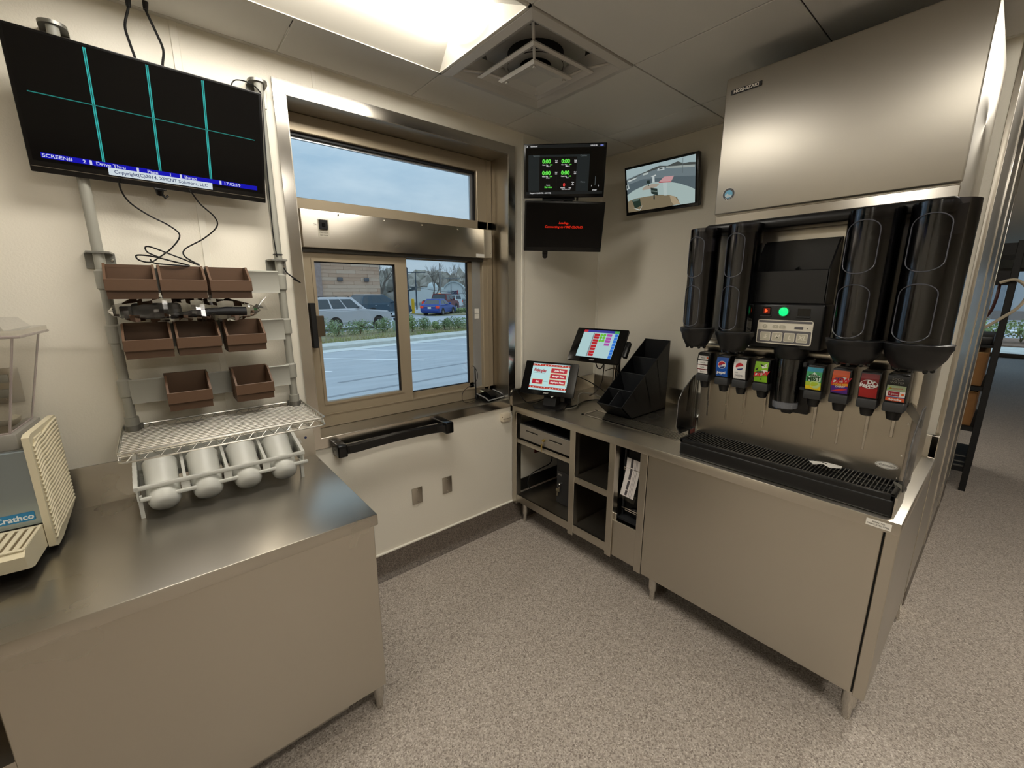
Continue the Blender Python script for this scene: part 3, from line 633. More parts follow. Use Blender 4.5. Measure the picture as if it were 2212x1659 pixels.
# ------------------------------------------------------------------ wall screen
def pose(c, yaw, tilt, roll=0):
    yaw, tilt, roll = map(math.radians, (yaw, tilt, roll)); r = Vector((math.cos(yaw), math.sin(yaw), 0)); n = Vector((math.sin(yaw), -math.cos(yaw), 0)); u = Vector((0, 0, 1))
    n2 = n * math.cos(tilt) - u * math.sin(tilt); u2 = u * math.cos(tilt) + n * math.sin(tilt); r3 = r * math.cos(roll) + u2 * math.sin(roll); u3 = u2 * math.cos(roll) - r * math.sin(roll)
    return frame(c, r3, u3)
scrblk = mat('screen_black', '#050506', .12, 0, .35)
TVM = pose((.101, 2.022, 2.207), .28, 14.9, -1.12)
tv = thing('order_screen', 'wide black order screen with cyan grid lines hung beside the window', 'screen', M=TVM)
obj('shell', MB().box((-.324, -.192, -.030), (.324, .192, -.006), .006, 2).box((-.20, -.14, -.052), (.20, .12, -.030), .010, 2), blackp, tv)
obj('bezel', MB().box((-.326, -.194, -.012), (.326, .194, .0), .003, 2), mat('bezel_black', '#0a0a0b', .22), tv)
obj('screen_panel', MB().box((-.316, -.160, -.001), (.316, .187, .0008)), scrblk, tv)
obj('silver_line', MB().box((-.322, -.1775, -.002), (.322, -.1755, .0012)), mat('silver_trim', '#8b8478', .3, .8), tv)
obj('logo_chip', MB().box((-.03, -.200, -.01), (.005, -.193, .004), .002, 1), blackp, tv)
cyan = emis('cyan_line', '#2fa39d', 1.0); cyan2 = emis('cyan_line_dim', '#1f6f68', 1.0); blue_ = emis('bar_blue', '#0808a8', 1.0); wht_ = emis('bar_white', '#c9d4da', 1.0); scrw = emis('text_pale', '#c6c9dc', 1.0)
for x in (-.152, -.0055, .1435): obj('grid_line', MB().box((x - .0036, -.134, .0008), (x - .0006, .183, .0012)).box((x + .0006, -.134, .0008), (x + .0036, .183, .0012)), cyan, tv)
obj('grid_line', MB().box((-.295, .0285, .0009), (.296, .0315, .0013)), cyan2, tv)
obj('status_bar', MB().box((-.296, -.1500, .0009), (.296, -.1345, .0013)), blue_, tv); obj('notice_box', MB().box((-.144, -.1715, .0012), (.146, -.1485, .0016)), wht_, tv)
for x in (-.184, -.067, .052, .173): obj('bar_mark', MB().box((x - .003, -.1490, .0013), (x + .003, -.1355, .0017)), scrw, tv)
for s, x, a in (('SCREEN#', -.294, 'LEFT'), ('2', -.199, 'CENTER'), ('Drive Thru', -.172, 'LEFT'), ('Page', -.042, 'LEFT'), ('1', .022, 'CENTER'), ('Bump', .062, 'LEFT'), ('17:02:19', .183, 'LEFT')):
    text('status_text', s, .0145, scrw, tv, (x, -.1425, .0018), a, bold=.0002, ext=.0001, sx=1.12)
text('notice_text', 'Copyright(C)2014, XPIENT Solutions, LLC', .0150, emis('text_navy', '#23305e', 1.0), tv, (.001, -.160, .0018), bold=.0001, ext=.0001, sx=1.00)
obj('camera_eye', MB().cyl((-.015, -.196, -.004), (-.015, -.216, -.010), .014, .010, 14).tube([(-.012, -.21, -.005), (.0, -.224, -.004), (.008, -.215, -.006)], .005, 8), blackg, tv)
arm = MB(); arm.box((-.05, -.05, -.075), (.05, .05, -.05)); arm.box((-.03, -.03, -.13), (.03, .03, -.07)); obj('wall_mount', arm, blackm, tv)
# cords
def cord(name, pts, r, label, m=None, n=6):
    p = spline(pts, n); o = obj(name, MB().tube(p, r, 6), m or blackp, at=tuple(Vector(pts[0])), ang=60); tag(o, label, 'cord'); return o
cord('screen_cable', [(.086, 2.09, 2.62), (.081, 2.09, 2.588), (.064, 2.085, 2.528), (.068, 2.07, 2.475), (.075, 2.05, 2.425), (.076, 2.04, 2.39)], .0042, 'black cord from the ceiling to the top of the order screen, nearer the post')
cord('screen_cable', [(.129, 2.09, 2.62), (.127, 2.09, 2.598), (.144, 2.085, 2.541), (.157, 2.07, 2.482), (.148, 2.05, 2.43), (.14, 2.035, 2.39)], .0042, 'black cord from the ceiling to the top of the order screen, nearer the window')
obj('plug_boot', MB().cyl((.084, 2.09, 2.623), (.082, 2.09, 2.592), .009, .007, 10).cyl((.129, 2.09, 2.623), (.127, 2.09, 2.598), .009, .007, 10), blackp, ceiling)
cord('hanging_cable', [(-.022, 2.03, 2.032), (-.024, 2.06, 2.001), (-.007, 2.09, 1.965), (.039, 2.11, 1.93), (.094, 2.12, 1.90), (.122, 2.12, 1.867), (.093, 2.12, 1.82), (.051, 2.12, 1.783), (.020, 2.11, 1.762), (-.011, 2.10, 1.769), (-.013, 2.10, 1.785), (.031, 2.09, 1.782), (.089, 2.08, 1.766), (.134, 2.07, 1.752), (.087, 2.06, 1.7525), (.034, 2.07, 1.757), (.022, 2.09, 1.771)], .0028, 'thin black cord looping from the order screen down to the top bins')
cord('hanging_cable', [(.167, 2.03, 2.023), (.197, 2.07, 1.982), (.240, 2.10, 1.944), (.245, 2.115, 1.909), (.197, 2.12, 1.861), (.132, 2.12, 1.817), (.128, 2.11, 1.787), (.168, 2.10, 1.757), (.10, 2.10, 1.786), (.023, 2.10, 1.818), (.017, 2.10, 1.798), (.051, 2.10, 1.78)], .0028, 'black cord curving right from the order screen and back over the bins')
cord('post_cable', [(.345, 2.045, 2.40), (.352, 2.07, 2.429), (.369, 2.07, 2.448), (.408, 2.07, 2.451), (.443, 2.078, 2.438), (.452, 2.078, 2.40), (.444, 2.078, 2.207), (.440, 2.078, 2.048), (.436, 2.076, 1.903), (.439, 2.072, 1.813), (.441, 2.074, 1.800)], .0024, 'thin black cord running down the post beside the window')
cord('post_cable', [(.462, 2.075, 1.755), (.480, 2.10, 1.735), (.525, 2.135, 1.706), (.545, 2.15, 1.690), (.553, 2.17, 1.66), (.556, 2.22, 1.63), (.575, 2.26, 1.60)], .0030, 'short black cord from the post to the black sash pull bar')
obj('cable_tie', MB().tube([(PX[1] + .0175 * math.cos(a), PYY + .0175 * math.sin(a), 1.812) for a in [2 * PI * k / 16 for k in range(16)]], .0022, 5, True), blackp, wr)
# wall plates, grab bar, chime
def wall_plate(x0, x1, z0, z1, label, out=False):
    t = thing('wall_plate', label, 'wall plate', ((x0 + x1) / 2, YW, z0))
    obj('plate', MB().box((x0, YW - .006, z0), (x1, YW - .0002, z1), .002, 2), steelZ, t)
    xm = (x0 + x1) / 2
    for z_ in (z0 + .014, z1 - .014): obj('screw', MB().cyl((xm, YW - .006, z_), (xm, YW - .008, z_), .0035, None, 10), chrome, t)
    if out:
        for z_ in (z0 + .035, z1 - .035): obj('receptacle', MB().box((xm - .016, YW - .008, z_ - .014), (xm + .016, YW - .005, z_ + .014), .003, 2), greyr, t)
wall_plate(1.038, 1.106, .396, .500, 'blank steel wall plate under the window, nearer the prep counter')
wall_plate(1.249, 1.317, .397, .507, 'blank steel wall plate under the window, nearer the register counter')
wall_plate(-.455, -.375, 1.285, 1.405, 'steel outlet plate on the wall behind the clear juice tank', True)
gb = thing('grab_bar', 'black grab bar mounted on the wall under the window', 'grab bar', (.95, YW, .83))
gbm = MB(); P = spline([(.645, 2.095, .868), (.70, 2.082, .869), (.80, 2.085, .872), (.95, 2.088, .874), (1.10, 2.085, .872), (1.19, 2.080, .868), (1.235, 2.07, .866)], 5)
prev = None
for p in P:
    hh = .021; dd = .016; cur = [(p.x, p.y - dd, p.z - hh), (p.x, p.y - dd, p.z + hh * .9), (p.x, p.y + dd, p.z + hh), (p.x, p.y + dd, p.z - hh)]
    if prev:
        for i in range(4): gbm.quad(prev[i], prev[(i + 1) % 4], cur[(i + 1) % 4], cur[i])
    prev = cur
obj('bar', gbm, blackg, gb, ang=50)
obj('end_bracket', MB().box((.612, 2.062, .836), (.660, YW - .0005, .902), .008, 3), blackg, gb); obj('end_bracket', MB().box((1.228, 2.048, .830), (1.282, YW - .0005, .898), .008, 3), blackg, gb)
obj('bracket_screw', MB().cyl((.612, 2.12, .868), (.6095, 2.12, .868), .004, None, 10), chrome, gb)
ch = thing('wall_chime', 'small cream box on the wall at the end of the register counter', 'wall box', (1.754, YW, .784))
obj('case', MB().box((1.722, 2.122, .786), (1.788, YW - .0003, .843), .003, 2), mat('beige_plastic', '#d6cab4', .5), ch)
obj('case_seam', MB().box((1.721, 2.1205, .806), (1.789, 2.123, .8085)).box((1.7205, 2.128, .816), (1.7225, 2.136, .824)), mat('seam_brown', '#7c6f5c', .7), ch)
# phone base on the sill
ip = thing('desk_phone', 'black and silver phone base with antenna on the steel sill', 'phone', M=frame((1.700, 2.235, OZ0 + .004), (.985, .17, 0), (-.17, .985, 0)))
body = MB().prism([(-.085, -.058, 0), (.085, -.058, 0), (.085, .058, 0), (-.085, .058, 0)], (0, 0, .010)); body.prism([(-.080, -.052, .010), (-.080, .055, .010), (-.080, .055, .040), (-.080, -.03, .022)], (.160, 0, 0))
obj('body', body, blackg, ip, ang=20); obj('silver_edge', MB().tube([(-.083, -.056, .012), (-.083, -.034, .025), (-.083, .055, .044)], .004, 6).tube([(-.083, -.057, .010), (.083, -.057, .010)], .0045, 6).tube([(.083, -.056, .012), (.083, -.034, .025), (.083, .055, .044)], .004, 6), mat('silver_plastic', '#a9aaad', .3, .6), ip)
obj('handset', MB().prism([(-.04, -.045, .020), (-.04, .055, .048), (-.04, .055, .062), (-.04, 0, .056), (-.04, -.045, .030)], (.062, 0, 0)), blackg, ip, ang=20)
obj('note_slip', MB().prism([(-.055, .02, .0535), (.02, .035, .0545), (.015, .058, .0605), (-.06, .045, .0585)], (0, 0, .0012)), mat('note_yellow', '#dfe3c2', .8), ip)
obj('antenna', MB().cyl((-.088, .052, .015), (-.089, .056, .225), .0052, .0042, 10), blackp, ip)
obj('antenna_base', MB().box((-.095, .044, .005), (-.08, .060, .03), .003, 1), blackp, ip)
cord('phone_wire', [(1.585, 2.290, 1.155), (1.600, 2.295, 1.168), (1.628, 2.29, 1.13), (1.632, 2.29, 1.08), (1.600, 2.285, 1.045), (1.545, 2.28, 1.030), (1.500, 2.27, 1.005), (1.478, 2.25, .965), (1.492, 2.235, .943), (1.53, 2.235, .9405), (1.600, 2.25, .943)], .0018, 'thin black wire curling from the phone antenna across the sill')
cord('phone_wire', [(1.775, 2.225, .945), (1.80, 2.15, .950), (1.815, 2.115, 1.008), (1.84, 2.10, .975), (1.90, 2.08, .905), (1.97, 2.05, .903), (2.04, 2.03, .925)], .0035, 'black cord from the phone base over the backsplash to the register')
# ================================================================== right side: register counter
RT = .891; RX0 = 1.810; RX1 = 2.712; RY0 = .122; RY1 = 2.150
rc = thing('register_counter', 'long stainless steel register counter with open bays and a wide closed panel', 'counter', (2.25, 1.1, 0))
wt = obj('worktop', MB().box((RX0, RY0, RT - .046), (RX1, RY1, RT), .0035, 2), steelY, rc)
obj('backsplash', MB().box((2.690, RY0, RT - .001), (RX1, RY1 - .02, RT + .107), .003, 2), steelY, rc)
bsp = MB(); pts = [(RX0, 2.130, RT - .046)] + [(RX0 + .03 - .03 * math.cos(t), 2.130, RT + .078 + .03 * math.sin(t)) for t in [PI / 2 * k / 5 for k in range(6)]] + [(RX1, 2.130, RT + .108), (RX1, 2.130, RT - .046)]
obj('side_splash', bsp.prism(pts, (0, .024, 0)), steelX, rc, ang=30)
PB = .152
def post(y0, y1): obj('post', MB().box((1.825, y0, PB), (1.870, y1, RT - .044), .002, 1), steelY, rc)
for y0, y1 in ((2.106, 2.150), (1.567, 1.611), (1.279, 1.321), (1.082, 1.125), (.124, .160)): post(y0, y1)
obj('front_panel', MB().box((1.825, .166, .158), (1.838, 1.078, RT - .044), .002, 1), steelY, rc)
obj('groove_shadow', MB().box((1.834, .156, .16), (1.839, .17, .84)).box((1.834, 1.072, .16), (1.839, 1.086, .84)), blackm, rc)
obj('end_panel', MB().box((1.865, .124, .158), (2.70, .132, RT - .044)), steelX, rc)
for nm, x0, y0, y1, zt, zh in (('drawer_shelf', 1.835, 1.609, 2.108, .650, .032), ('bottom_shelf', 1.829, 1.609, 2.108, .226, .056), ('middle_shelf', 1.831, 1.319, 1.569, .552, .042), ('bottom_shelf', 1.829, 1.319, 1.569, .226, .056)):
    s = MB(); s.box((x0, y0, zt - .012), (2.66, y1, zt)); s.box((x0, y0, zt - zh), (x0 + .012, y1, zt), .002, 1); obj(nm, s, steelY, rc)
obj('shelf_liner_up', MB().box((1.86, 2.128, .226), (2.66, 2.134, .318)), mat('dark_steel', (.10, .095, .085), .45, 1), rc)
for y in (1.589, 1.300, 1.104): obj('bay_divider', MB().box((1.868, y - .003, PB + .02), (2.66, y + .003, RT - .045)), steelX, rc)
obj('bay_back', MB().box((2.655, .13, .20), (2.66, 1.59, RT - .046)), steelY, rc)
obj('slot_panel', MB().box((1.836, 1.125, .165), (1.846, 1.279, .388), .002, 1), steelY, rc)
obj('slot_flange', MB().box((1.842, 1.262, .17), (1.862, 1.279, .43), .002, 1), steelS, rc)
obj('under_rail', MB().box((1.88, .15, .150), (1.90, 2.10, .162)), steelY, rc)
def foot2(x, y):
    obj('leg', MB().lathe([(.024, .16), (.024, .075), (.022, .062), (.017, .060), (.0145, .0), (0, 0)], (x, y, 0), seg=18), steelS, rc)
for x, y in ((1.894, 2.085), (1.884, 1.030), (1.882, .170), (2.60, 2.08), (2.60, 1.03)): foot2(x, y)
obj('rear_leg', MB().box((2.690, .124, .10), (2.735, .150, RT + .107), .002, 1).lathe([(.020, .12), (.020, .10), (.030, .0), (0, 0)], (2.712, .150, 0), seg=4), steelS, rc)
obj('edge_label', MB().box((1.8092, .930 - .784, RT - .036), (1.8105, .930 - .716, RT - .011)), paper, rc)
for k, s in enumerate(('SERIAL NO.', 'FABRICATED STEEL')): text('label_text', s, .007, MATS['ink_dark'], rc, None, F=FX(1.8088, .18, RT - .019 - k * .009), ext=.0001)
# drain trough in the worktop
dt = thing('drain_trough', 'narrow slotted drain trough set into the register counter top', 'drain', (2.07, 1.34, RT))
tx0, tx1, ty0, ty1 = 1.995, 2.145, .95, 1.675
obj('trough_bed', MB().box((tx0 + .018, ty0, RT + .0002), (tx1 - .012, ty1 - .02, RT + .0012)), mat('trough_dark', (.16, .15, .13), .45, .8), dt)
f = MB(); f.box((tx0, ty0, RT), (tx0 + .018, ty1, RT + .003), .001, 1); f.box((tx1 - .012, ty0, RT), (tx1, ty1, RT + .003), .001, 1); f.box((tx0, ty1 - .02, RT), (tx1, ty1, RT + .003), .001, 1); obj('trough_frame', f, steelS, dt)
s = MB()
for k in range(58): s.box((tx0 + .018, ty0 + .006 + k * .012, RT + .0008), (tx1 - .012, ty0 + .0128 + k * .012, RT + .0032))
obj('trough_slats', s, steelY, dt, kind='stuff')
# cash drawer
cdw = thing('cash_drawer', 'black cash drawer with brushed silver front under the register counter', 'cash drawer', (2.05, 1.85, .65))
obj('case', MB().box((1.85, 1.622, .651), (2.30, 2.082, .766), .002, 1), blackp, cdw)
fp = obj('drawer_front', MB().box((1.838, 1.620, .662), (1.852, 2.084, .762), .002, 1), mat('silver_front', '#a39e97', .38, .85), cdw)
for y0, y1, zz in ((1.905, 2.02, .728), (1.685, 1.80, .722)): obj('media_slot', MB().box((1.8365, y0, zz - .004), (1.839, y1, zz + .004)), mat('slot_dark', '#1b1713', .5), fp); obj('slot_lip', MB().box((1.8355, y0, zz - .006), (1.839, y1, zz - .0035)), chrome, fp)
obj('lock', MB().cyl((1.839, 1.845, .705), (1.828, 1.845, .705), .010, .009, 14), mat('brass', '#b09a55', .3, 1), fp)
obj('key_ring', MB().tube([(1.826, 1.850 + .011 * math.cos(a), .692 + .013 * math.sin(a)) for a in [2 * PI * k / 14 for k in range(14)]], .0013, 5, True), MATS['brass'], fp)
obj('key', MB().box((1.824, 1.848, .652), (1.826, 1.862, .680), .0005, 1).box((1.824, 1.852, .628), (1.826, 1.858, .655)), MATS['brass'], fp)
# black lock box on the bottom shelf
sb = thing('lock_box', 'black metal box with hanging keys on the bottom shelf under the drawer', 'lock box', (2.15, 1.73, .226))
obj('box', MB().box((1.962, 1.618, .227), (2.38, 1.842, .555), .004, 2), mat('box_black', '#161618', .45), sb)
obj('door_plate', MB().box((1.958, 1.626, .236), (1.964, 1.834, .47), .003, 1), mat('box_grey', '#26272a', .4), sb)
obj('maker_plate', MB().box((1.9565, 1.79, .437), (1.959, 1.826, .450)), mat('plate_silver', '#7e7c78', .4), sb); obj('side_tag', MB().box((1.9565, 1.628, .40), (1.959, 1.650, .43)), paper, sb)
obj('door_lock', MB().cyl((1.959, 1.80, .378), (1.948, 1.80, .378), .010, None, 14), chrome, sb)
obj('key_ring', MB().tube([(1.946, 1.804 + .010 * math.cos(a), .366 + .014 * math.sin(a)) for a in [2 * PI * k / 14 for k in range(14)]], .0013, 5, True), chrome, sb)
obj('key', MB().cyl((1.944, 1.816, .332), (1.946, 1.816, .332), .014, None, 16).box((1.944, 1.812, .290), (1.946, 1.820, .325)).box((1.942, 1.795, .325), (1.944, 1.805, .352)), mat('key_nickel', '#b3ab95', .3, .9), sb)
# red-brown outlet on the wall seen through the open bay
ro = thing('wall_outlet', 'dark red outlet with black plug on the wall inside the open counter bay', 'outlet', (2.05, YW, .50))
obj('plate', MB().box((2.045, YW - .006, .47), (2.115, YW - .0003, .585), .002, 1), mat('outlet_red', '#4a1712', .45), ro); obj('receptacle', MB().box((2.062, YW - .009, .54), (2.098, YW - .005, .565), .002, 1).box((2.062, YW - .009, .49), (2.098, YW - .005, .515), .002, 1), mat('outlet_red2', '#7a2a22', .4), ro)
obj('plug', MB().box((2.066, YW - .035, .490), (2.094, YW - .009, .515), .005, 2), blackp, ro)
cord('bay_cable', [(2.08, YW - .033, .50), (2.13, 2.09, .488), (2.15, 2.07, .45), (2.12, 2.06, .40), (2.04, 2.07, .38), (1.96, 2.09, .35), (1.93, 2.10, .29), (1.95, 2.09, .231)], .004, 'black power cord hanging inside the open counter bay')
# narrow bay: black unit, wire bars and hanging manual
nb = thing('printer_rack', 'black slotted unit with silver bars in the narrow counter bay', 'rack', (2.1, 1.2, .39))
obj('housing', MB().box((1.935, 1.128, .389), (2.45, 1.276, .80), .003, 1), blackm, nb)
obj('side_rail', MB().box((1.905, 1.262, .40), (1.915, 1.272, .80)).box((1.905, 1.13, .40), (1.915, 1.138, .80)), darkgrey, nb)
for zz in (.695, .452): obj('silver_bar', MB().box((1.893, 1.128, zz), (1.899, 1.268, zz + .006)).box((1.893, 1.128, zz - .010), (1.899, 1.268, zz - .006)), chrome, nb)
obj('glass_dome', MB().sphere((1.925, 1.185, .43), .048, 16, (.5, 1, .7)), blackg, nb)
obj('tray_lip', MB().box((1.87, 1.13, .389), (1.935, 1.275, .400)), darkgrey, nb)
pg = MB(); P = [(1.905, 1.255, .755), (1.893, 1.250, .70), (1.888, 1.258, .63), (1.884, 1.268, .57), (1.880, 1.272, .535)]
for (x, y, z_), (x2, y2, z2) in zip(P[:-1], P[1:]): pg.quad((x, y, z_), (x, y - .085, z_ - .004), (x2, y2 - .085, z2 - .004), (x2, y2, z2))
mn = thing('paper_manual', 'folded white printed sheet hanging in the narrow counter bay', 'paper', (1.89, 1.22, .53)); obj('sheet', pg, mat('sheet_white', '#e8e2de', .7), mn, ang=60)
ink = MB()
for (x, y, z_), (x2, y2, z2) in zip(P[:-1], P[1:]): ink.quad((x - .001, y - .028, z_), (x - .001, y - .042, z_), (x2 - .001, y2 - .042, z2 + .006), (x2 - .001, y2 - .028, z2 + .006))
obj('printed_strip', ink, mat('ink_block', '#4c474a', .7), mn)
ln = MB()
for (x, y, z_), (x2, y2, z2) in zip(P[:-1], P[1:]):
    for o_s in (.052, .060, .068): ln.quad((x - .001, y - o_s, z_), (x - .001, y - o_s - .002, z_), (x2 - .001, y2 - o_s - .002, z2), (x2 - .001, y2 - o_s, z2))
obj('printed_lines', ln, mat('ink_pale', '#9a9496', .7), mn); obj('clear_sleeve', MB().quad((1.886, 1.276, .56), (1.886, 1.17, .55), (1.878, 1.18, .505), (1.876, 1.275, .515)), bagm, mn)
# ------------------------------------------------------------------ registers
pcy = emis('pos_cyan', '#b9dfe0', .85); pred = emis('pos_red', '#b3122e', .85); pred2 = emis('pos_red2', '#b3301f', .85); pwh = emis('pos_white', '#e6e2d8', .9); pcream = emis('pos_cream', '#d9cfa8', .85)
def terminal(M, w, h, label):
    t = thing('register_screen', label, 'register', M=M)
    obj('shell', MB().box((-w / 2, -h / 2, -.022), (w / 2, h / 2, -.002), .006, 2).prism([(-w / 2 + .03, -h / 2 + .01, -.022), (w / 2 - .02, -h / 2 + .01, -.022), (w / 2 - .04, h / 2 - .04, -.022), (-w / 2 + .05, h / 2 - .04, -.022)], (0, .01, -.035)), blackp, t)
    obj('glass_face', MB().rprism(-w / 2, -h / 2, w / 2, h / 2, -.003, 0, .006), mat('pos_glass', '#0c0c0d', .08, 0, .5), t)
    text('maker_mark', 'XPIENT', .011, mat('mark_white', '#b8b6b2', .5), t, (-.003, -h / 2 + .012, .0006), bold=.0004, ext=.0001)
    return t
P1 = pose((1.929, 1.900, 1.098), -67.1, -27.5)
t1 = terminal(P1, .370, .226, 'nearer register touch screen with red menu buttons, on a black base')
obj('screen_field', MB().box((-.130, -.084, .0002), (.130, .100, .0006)), pcy, t1)
for b0, b1 in ((.082, .096), (-.072, -.058)):
    obj('red_band', MB().box((-.130, b0, .0006), (.130, b1, .001)), pred2, t1); d = MB()
    for k in range(13): d.disc((-.12 + k * .02, (b0 + b1) / 2, .0013), .0028, seg=8)
    obj('band_dots', d, pwh, t1)
def button(par, x0, y0, x1, y1, s, m, size=.017):
    obj('button', MB().box((x0 - .004, y0 - .004, .0007), (x1 + .004, y1 + .004, .0009)), pcream, par); obj('button_face', MB().box((x0, y0, .0009), (x1, y1, .0013)), m, par)
    if s: text('button_text', s, size, pwh, par, ((x0 + x1) / 2, (y0 + y1) / 2, .0016), bold=.0006, ext=.0001, sx=.86)
for s, y0, y1 in (('Order Entry', .041, .071), ('Manager Menu', .002, .032), ('Employee Menu', -.038, -.008)): button(t1, .006, y0, .116, y1, s, pred, .0165)
button(t1, -.114, -.042, -.042, -.012, 'Exit', pred, .017)
text('shop_logo', 'Bojangles', .030, emis('logo_red', '#a3142a', .9), t1, (-.073, .052, .0012), shear=.25, bold=.0012, ext=.0001, sx=.78, rz=-.08)
obj('logo_rule', MB().box((-.115, .033, .0009), (-.035, .0345, .0012)), emis('rule_grey', '#5d6f76', .8), t1)
obj('cyan_box', MB().box((-.065, .045 - .07, .00062), (-.002, .0468 - .07, .0008)).box((.122, -.05, .0007), (.124, .07, .0009)), emis('line_green', '#7aa58a', .8), t1)
obj('chevron', MB().prism([(.034, -.118, -.004), (.044, -.126, -.004), (.054, -.118, -.004), (.051, -.114, -.004), (.044, -.1195, -.004), (.037, -.114, -.004)], (0, 0, .003)), mat('chev_white', '#d8d6d0', .5), t1)
st = thing('register_stand', 'black angled base under the nearer register screen', 'stand', (1.985, 1.93, RT))
fo = frame((1.985, 1.935, RT), Vector((math.cos(math.radians(-67.1)), math.sin(math.radians(-67.1)), 0)), (0, 0, 1))
def place(mb, M): mb.v = [tuple(M @ Vector(v)) for v in mb.v]; return mb
obj('foot_plate', place(MB().prism([(-.085, 0, -.10), (.085, 0, -.10), (.11, 0, .05), (.075, 0, .105), (-.075, 0, .105), (-.11, 0, .05)], (0, .012, 0)), fo), blackp, st, ang=25)
obj('neck', place(MB().prism([(-.045, .012, -.07), (-.045, .012, .03), (-.045, .11, -.005), (-.045, .15, -.07)], (.09, 0, 0)), fo), blackp, st, ang=25)
P2 = pose((2.200, 1.729, 1.313), -79.9, -34.9)
t2 = terminal(P2, .370, .246, 'farther register touch screen with coloured buttons, raised on a chrome pole')
obj('screen_field', MB().box((-.130, -.092, .0002), (.126, .110, .0006)), emis('pos2_cyan', '#b4d6d8', .8), t2)
obj('title_bar', MB().box((-.130, .092, .0006), (.126, .110, .001)), emis('pos_violet', '#3b3c9a', .8), t2); obj('title_left', MB().box((-.130, .092, .001), (-.100, .110, .0013)), emis('pos_rose', '#c2303c', .8), t2); obj('title_right', MB().box((.094, .092, .001), (.126, .110, .0013)), emis('pos_green2', '#49a85a', .8), t2)
obj('grey_bar', MB().box((-.054, -.088, .0006), (-.046, .088, .001)), emis('pos_grey', '#8d9aa0', .7), t2)
for k in range(8): obj('order_button', MB().box((-.044, .067 - k * .0215, .0006), (-.006, .085 - k * .0215, .0011)), emis('pos_red3', '#b81f27', .85), t2)
for k in range(3):
    for j in range(2): obj('order_button', MB().disc((.008 + j * .022, .076 - k * .021, .0011), .0115, seg=6), emis('pos_lime', '#6cc03a', .85), t2)
for k in range(4): obj('order_button', MB().box((.046, .067 - k * .0225, .0006), (.082, .085 - k * .0225, .0011)), emis('pos_mag', '#b04aa6', .85), t2)
for k in range(8): obj('order_button', MB().box((.102, .068 - k * .0225, .0006), (.124, .0885 - k * .0225, .0011)), emis('pos_blue2', '#2f78d8', .85), t2)
obj('card_reader', MB().box((.186, -.06, -.045), (.212, .05, -.012), .004, 2), blackp, t2)
rp = thing('register_pole', 'chrome pole with foot holding up the farther register screen', 'pole', (2.30, 1.66, RT))
obj('pole', MB().cyl((2.300, 1.652, RT + .01), (2.300, 1.652, 1.26), .014, None, 18), chrome, rp); obj('pole_back', MB().cyl((2.318, 1.635, RT + .01), (2.318, 1.635, 1.25), .010, None, 14), blackp, rp)
obj('foot_plate', MB().cyl((2.305, 1.65, RT), (2.305, 1.65, RT + .012), .06, None, 24), blackp, rp); obj('tilt_head', MB().box((2.235, 1.62, 1.235), (2.325, 1.76, 1.30), .01, 2), blackp, rp)
grc = mat('grey_cable', '#8d877a', .5)
cord('cable', [(1.99, 1.80, .900), (2.08, 1.79, .902), (2.18, 1.86, .905), (2.28, 1.93, .935), (2.36, 1.90, .930), (2.40, 1.78, .905), (2.38, 1.66, .900)], .0045, 'pale grey cable lying from the nearer register toward the corner', grc)
cord('cable', [(2.02, 1.83, .8965), (2.14, 1.83, .8965), (2.26, 1.86, .8965), (2.36, 1.82, .8965), (2.39, 1.70, .8965)], .0045, 'dark cable lying flat on the counter behind the registers', blackp)
cord('cable', [(2.16, 2.02, .902), (2.27, 2.08, .94), (2.35, 2.10, 1.005), (2.33, 2.08, .96), (2.28, 2.00, .905), (2.22, 1.93, .897)], .004, 'pale cable bent up in a loop against the corner splash', grc)
cord('cable', [(2.08, 1.98, 1.06), (2.18, 2.02, 1.08), (2.30, 2.05, 1.06), (2.42, 2.06, 1.02), (2.50, 2.0, .97), (2.48, 1.86, .93), (2.42, 1.75, .900)], .0035, 'black cord from the back of the nearer register arching over the corner', blackp)
cord('cable', [(2.22, 1.75, 1.19), (2.235, 1.745, 1.155), (2.26, 1.735, 1.15), (2.275, 1.725, 1.18), (2.28, 1.73, 1.12), (2.29, 1.75, 1.04), (2.28, 1.79, .97), (2.265, 1.83, .94)], .0036, 'dark cable looping below the farther register screen', mat('dark_cable', '#241b17', .5))
cord('cable', [(2.21, 1.66, 1.15), (2.27, 1.64, 1.16), (2.30, 1.62, 1.12), (2.305, 1.618, 1.02), (2.31, 1.62, .905)], .003, 'thin brown cable running down beside the chrome register pole', mat('brown_cable', '#5a4c3c', .5))
pb = thing('power_brick', 'small black power brick behind the nearer register', 'adapter', (2.13, 1.93, RT)); obj('brick', MB().box((2.10, 1.90, RT), (2.16, 1.97, RT + .055), .006, 2), blackp, pb); obj('sticker', MB().box((2.0992, 1.915, RT + .012), (2.1002, 1.955, RT + .045)), mat('sticker_grey', '#8e8a80', .6), pb)
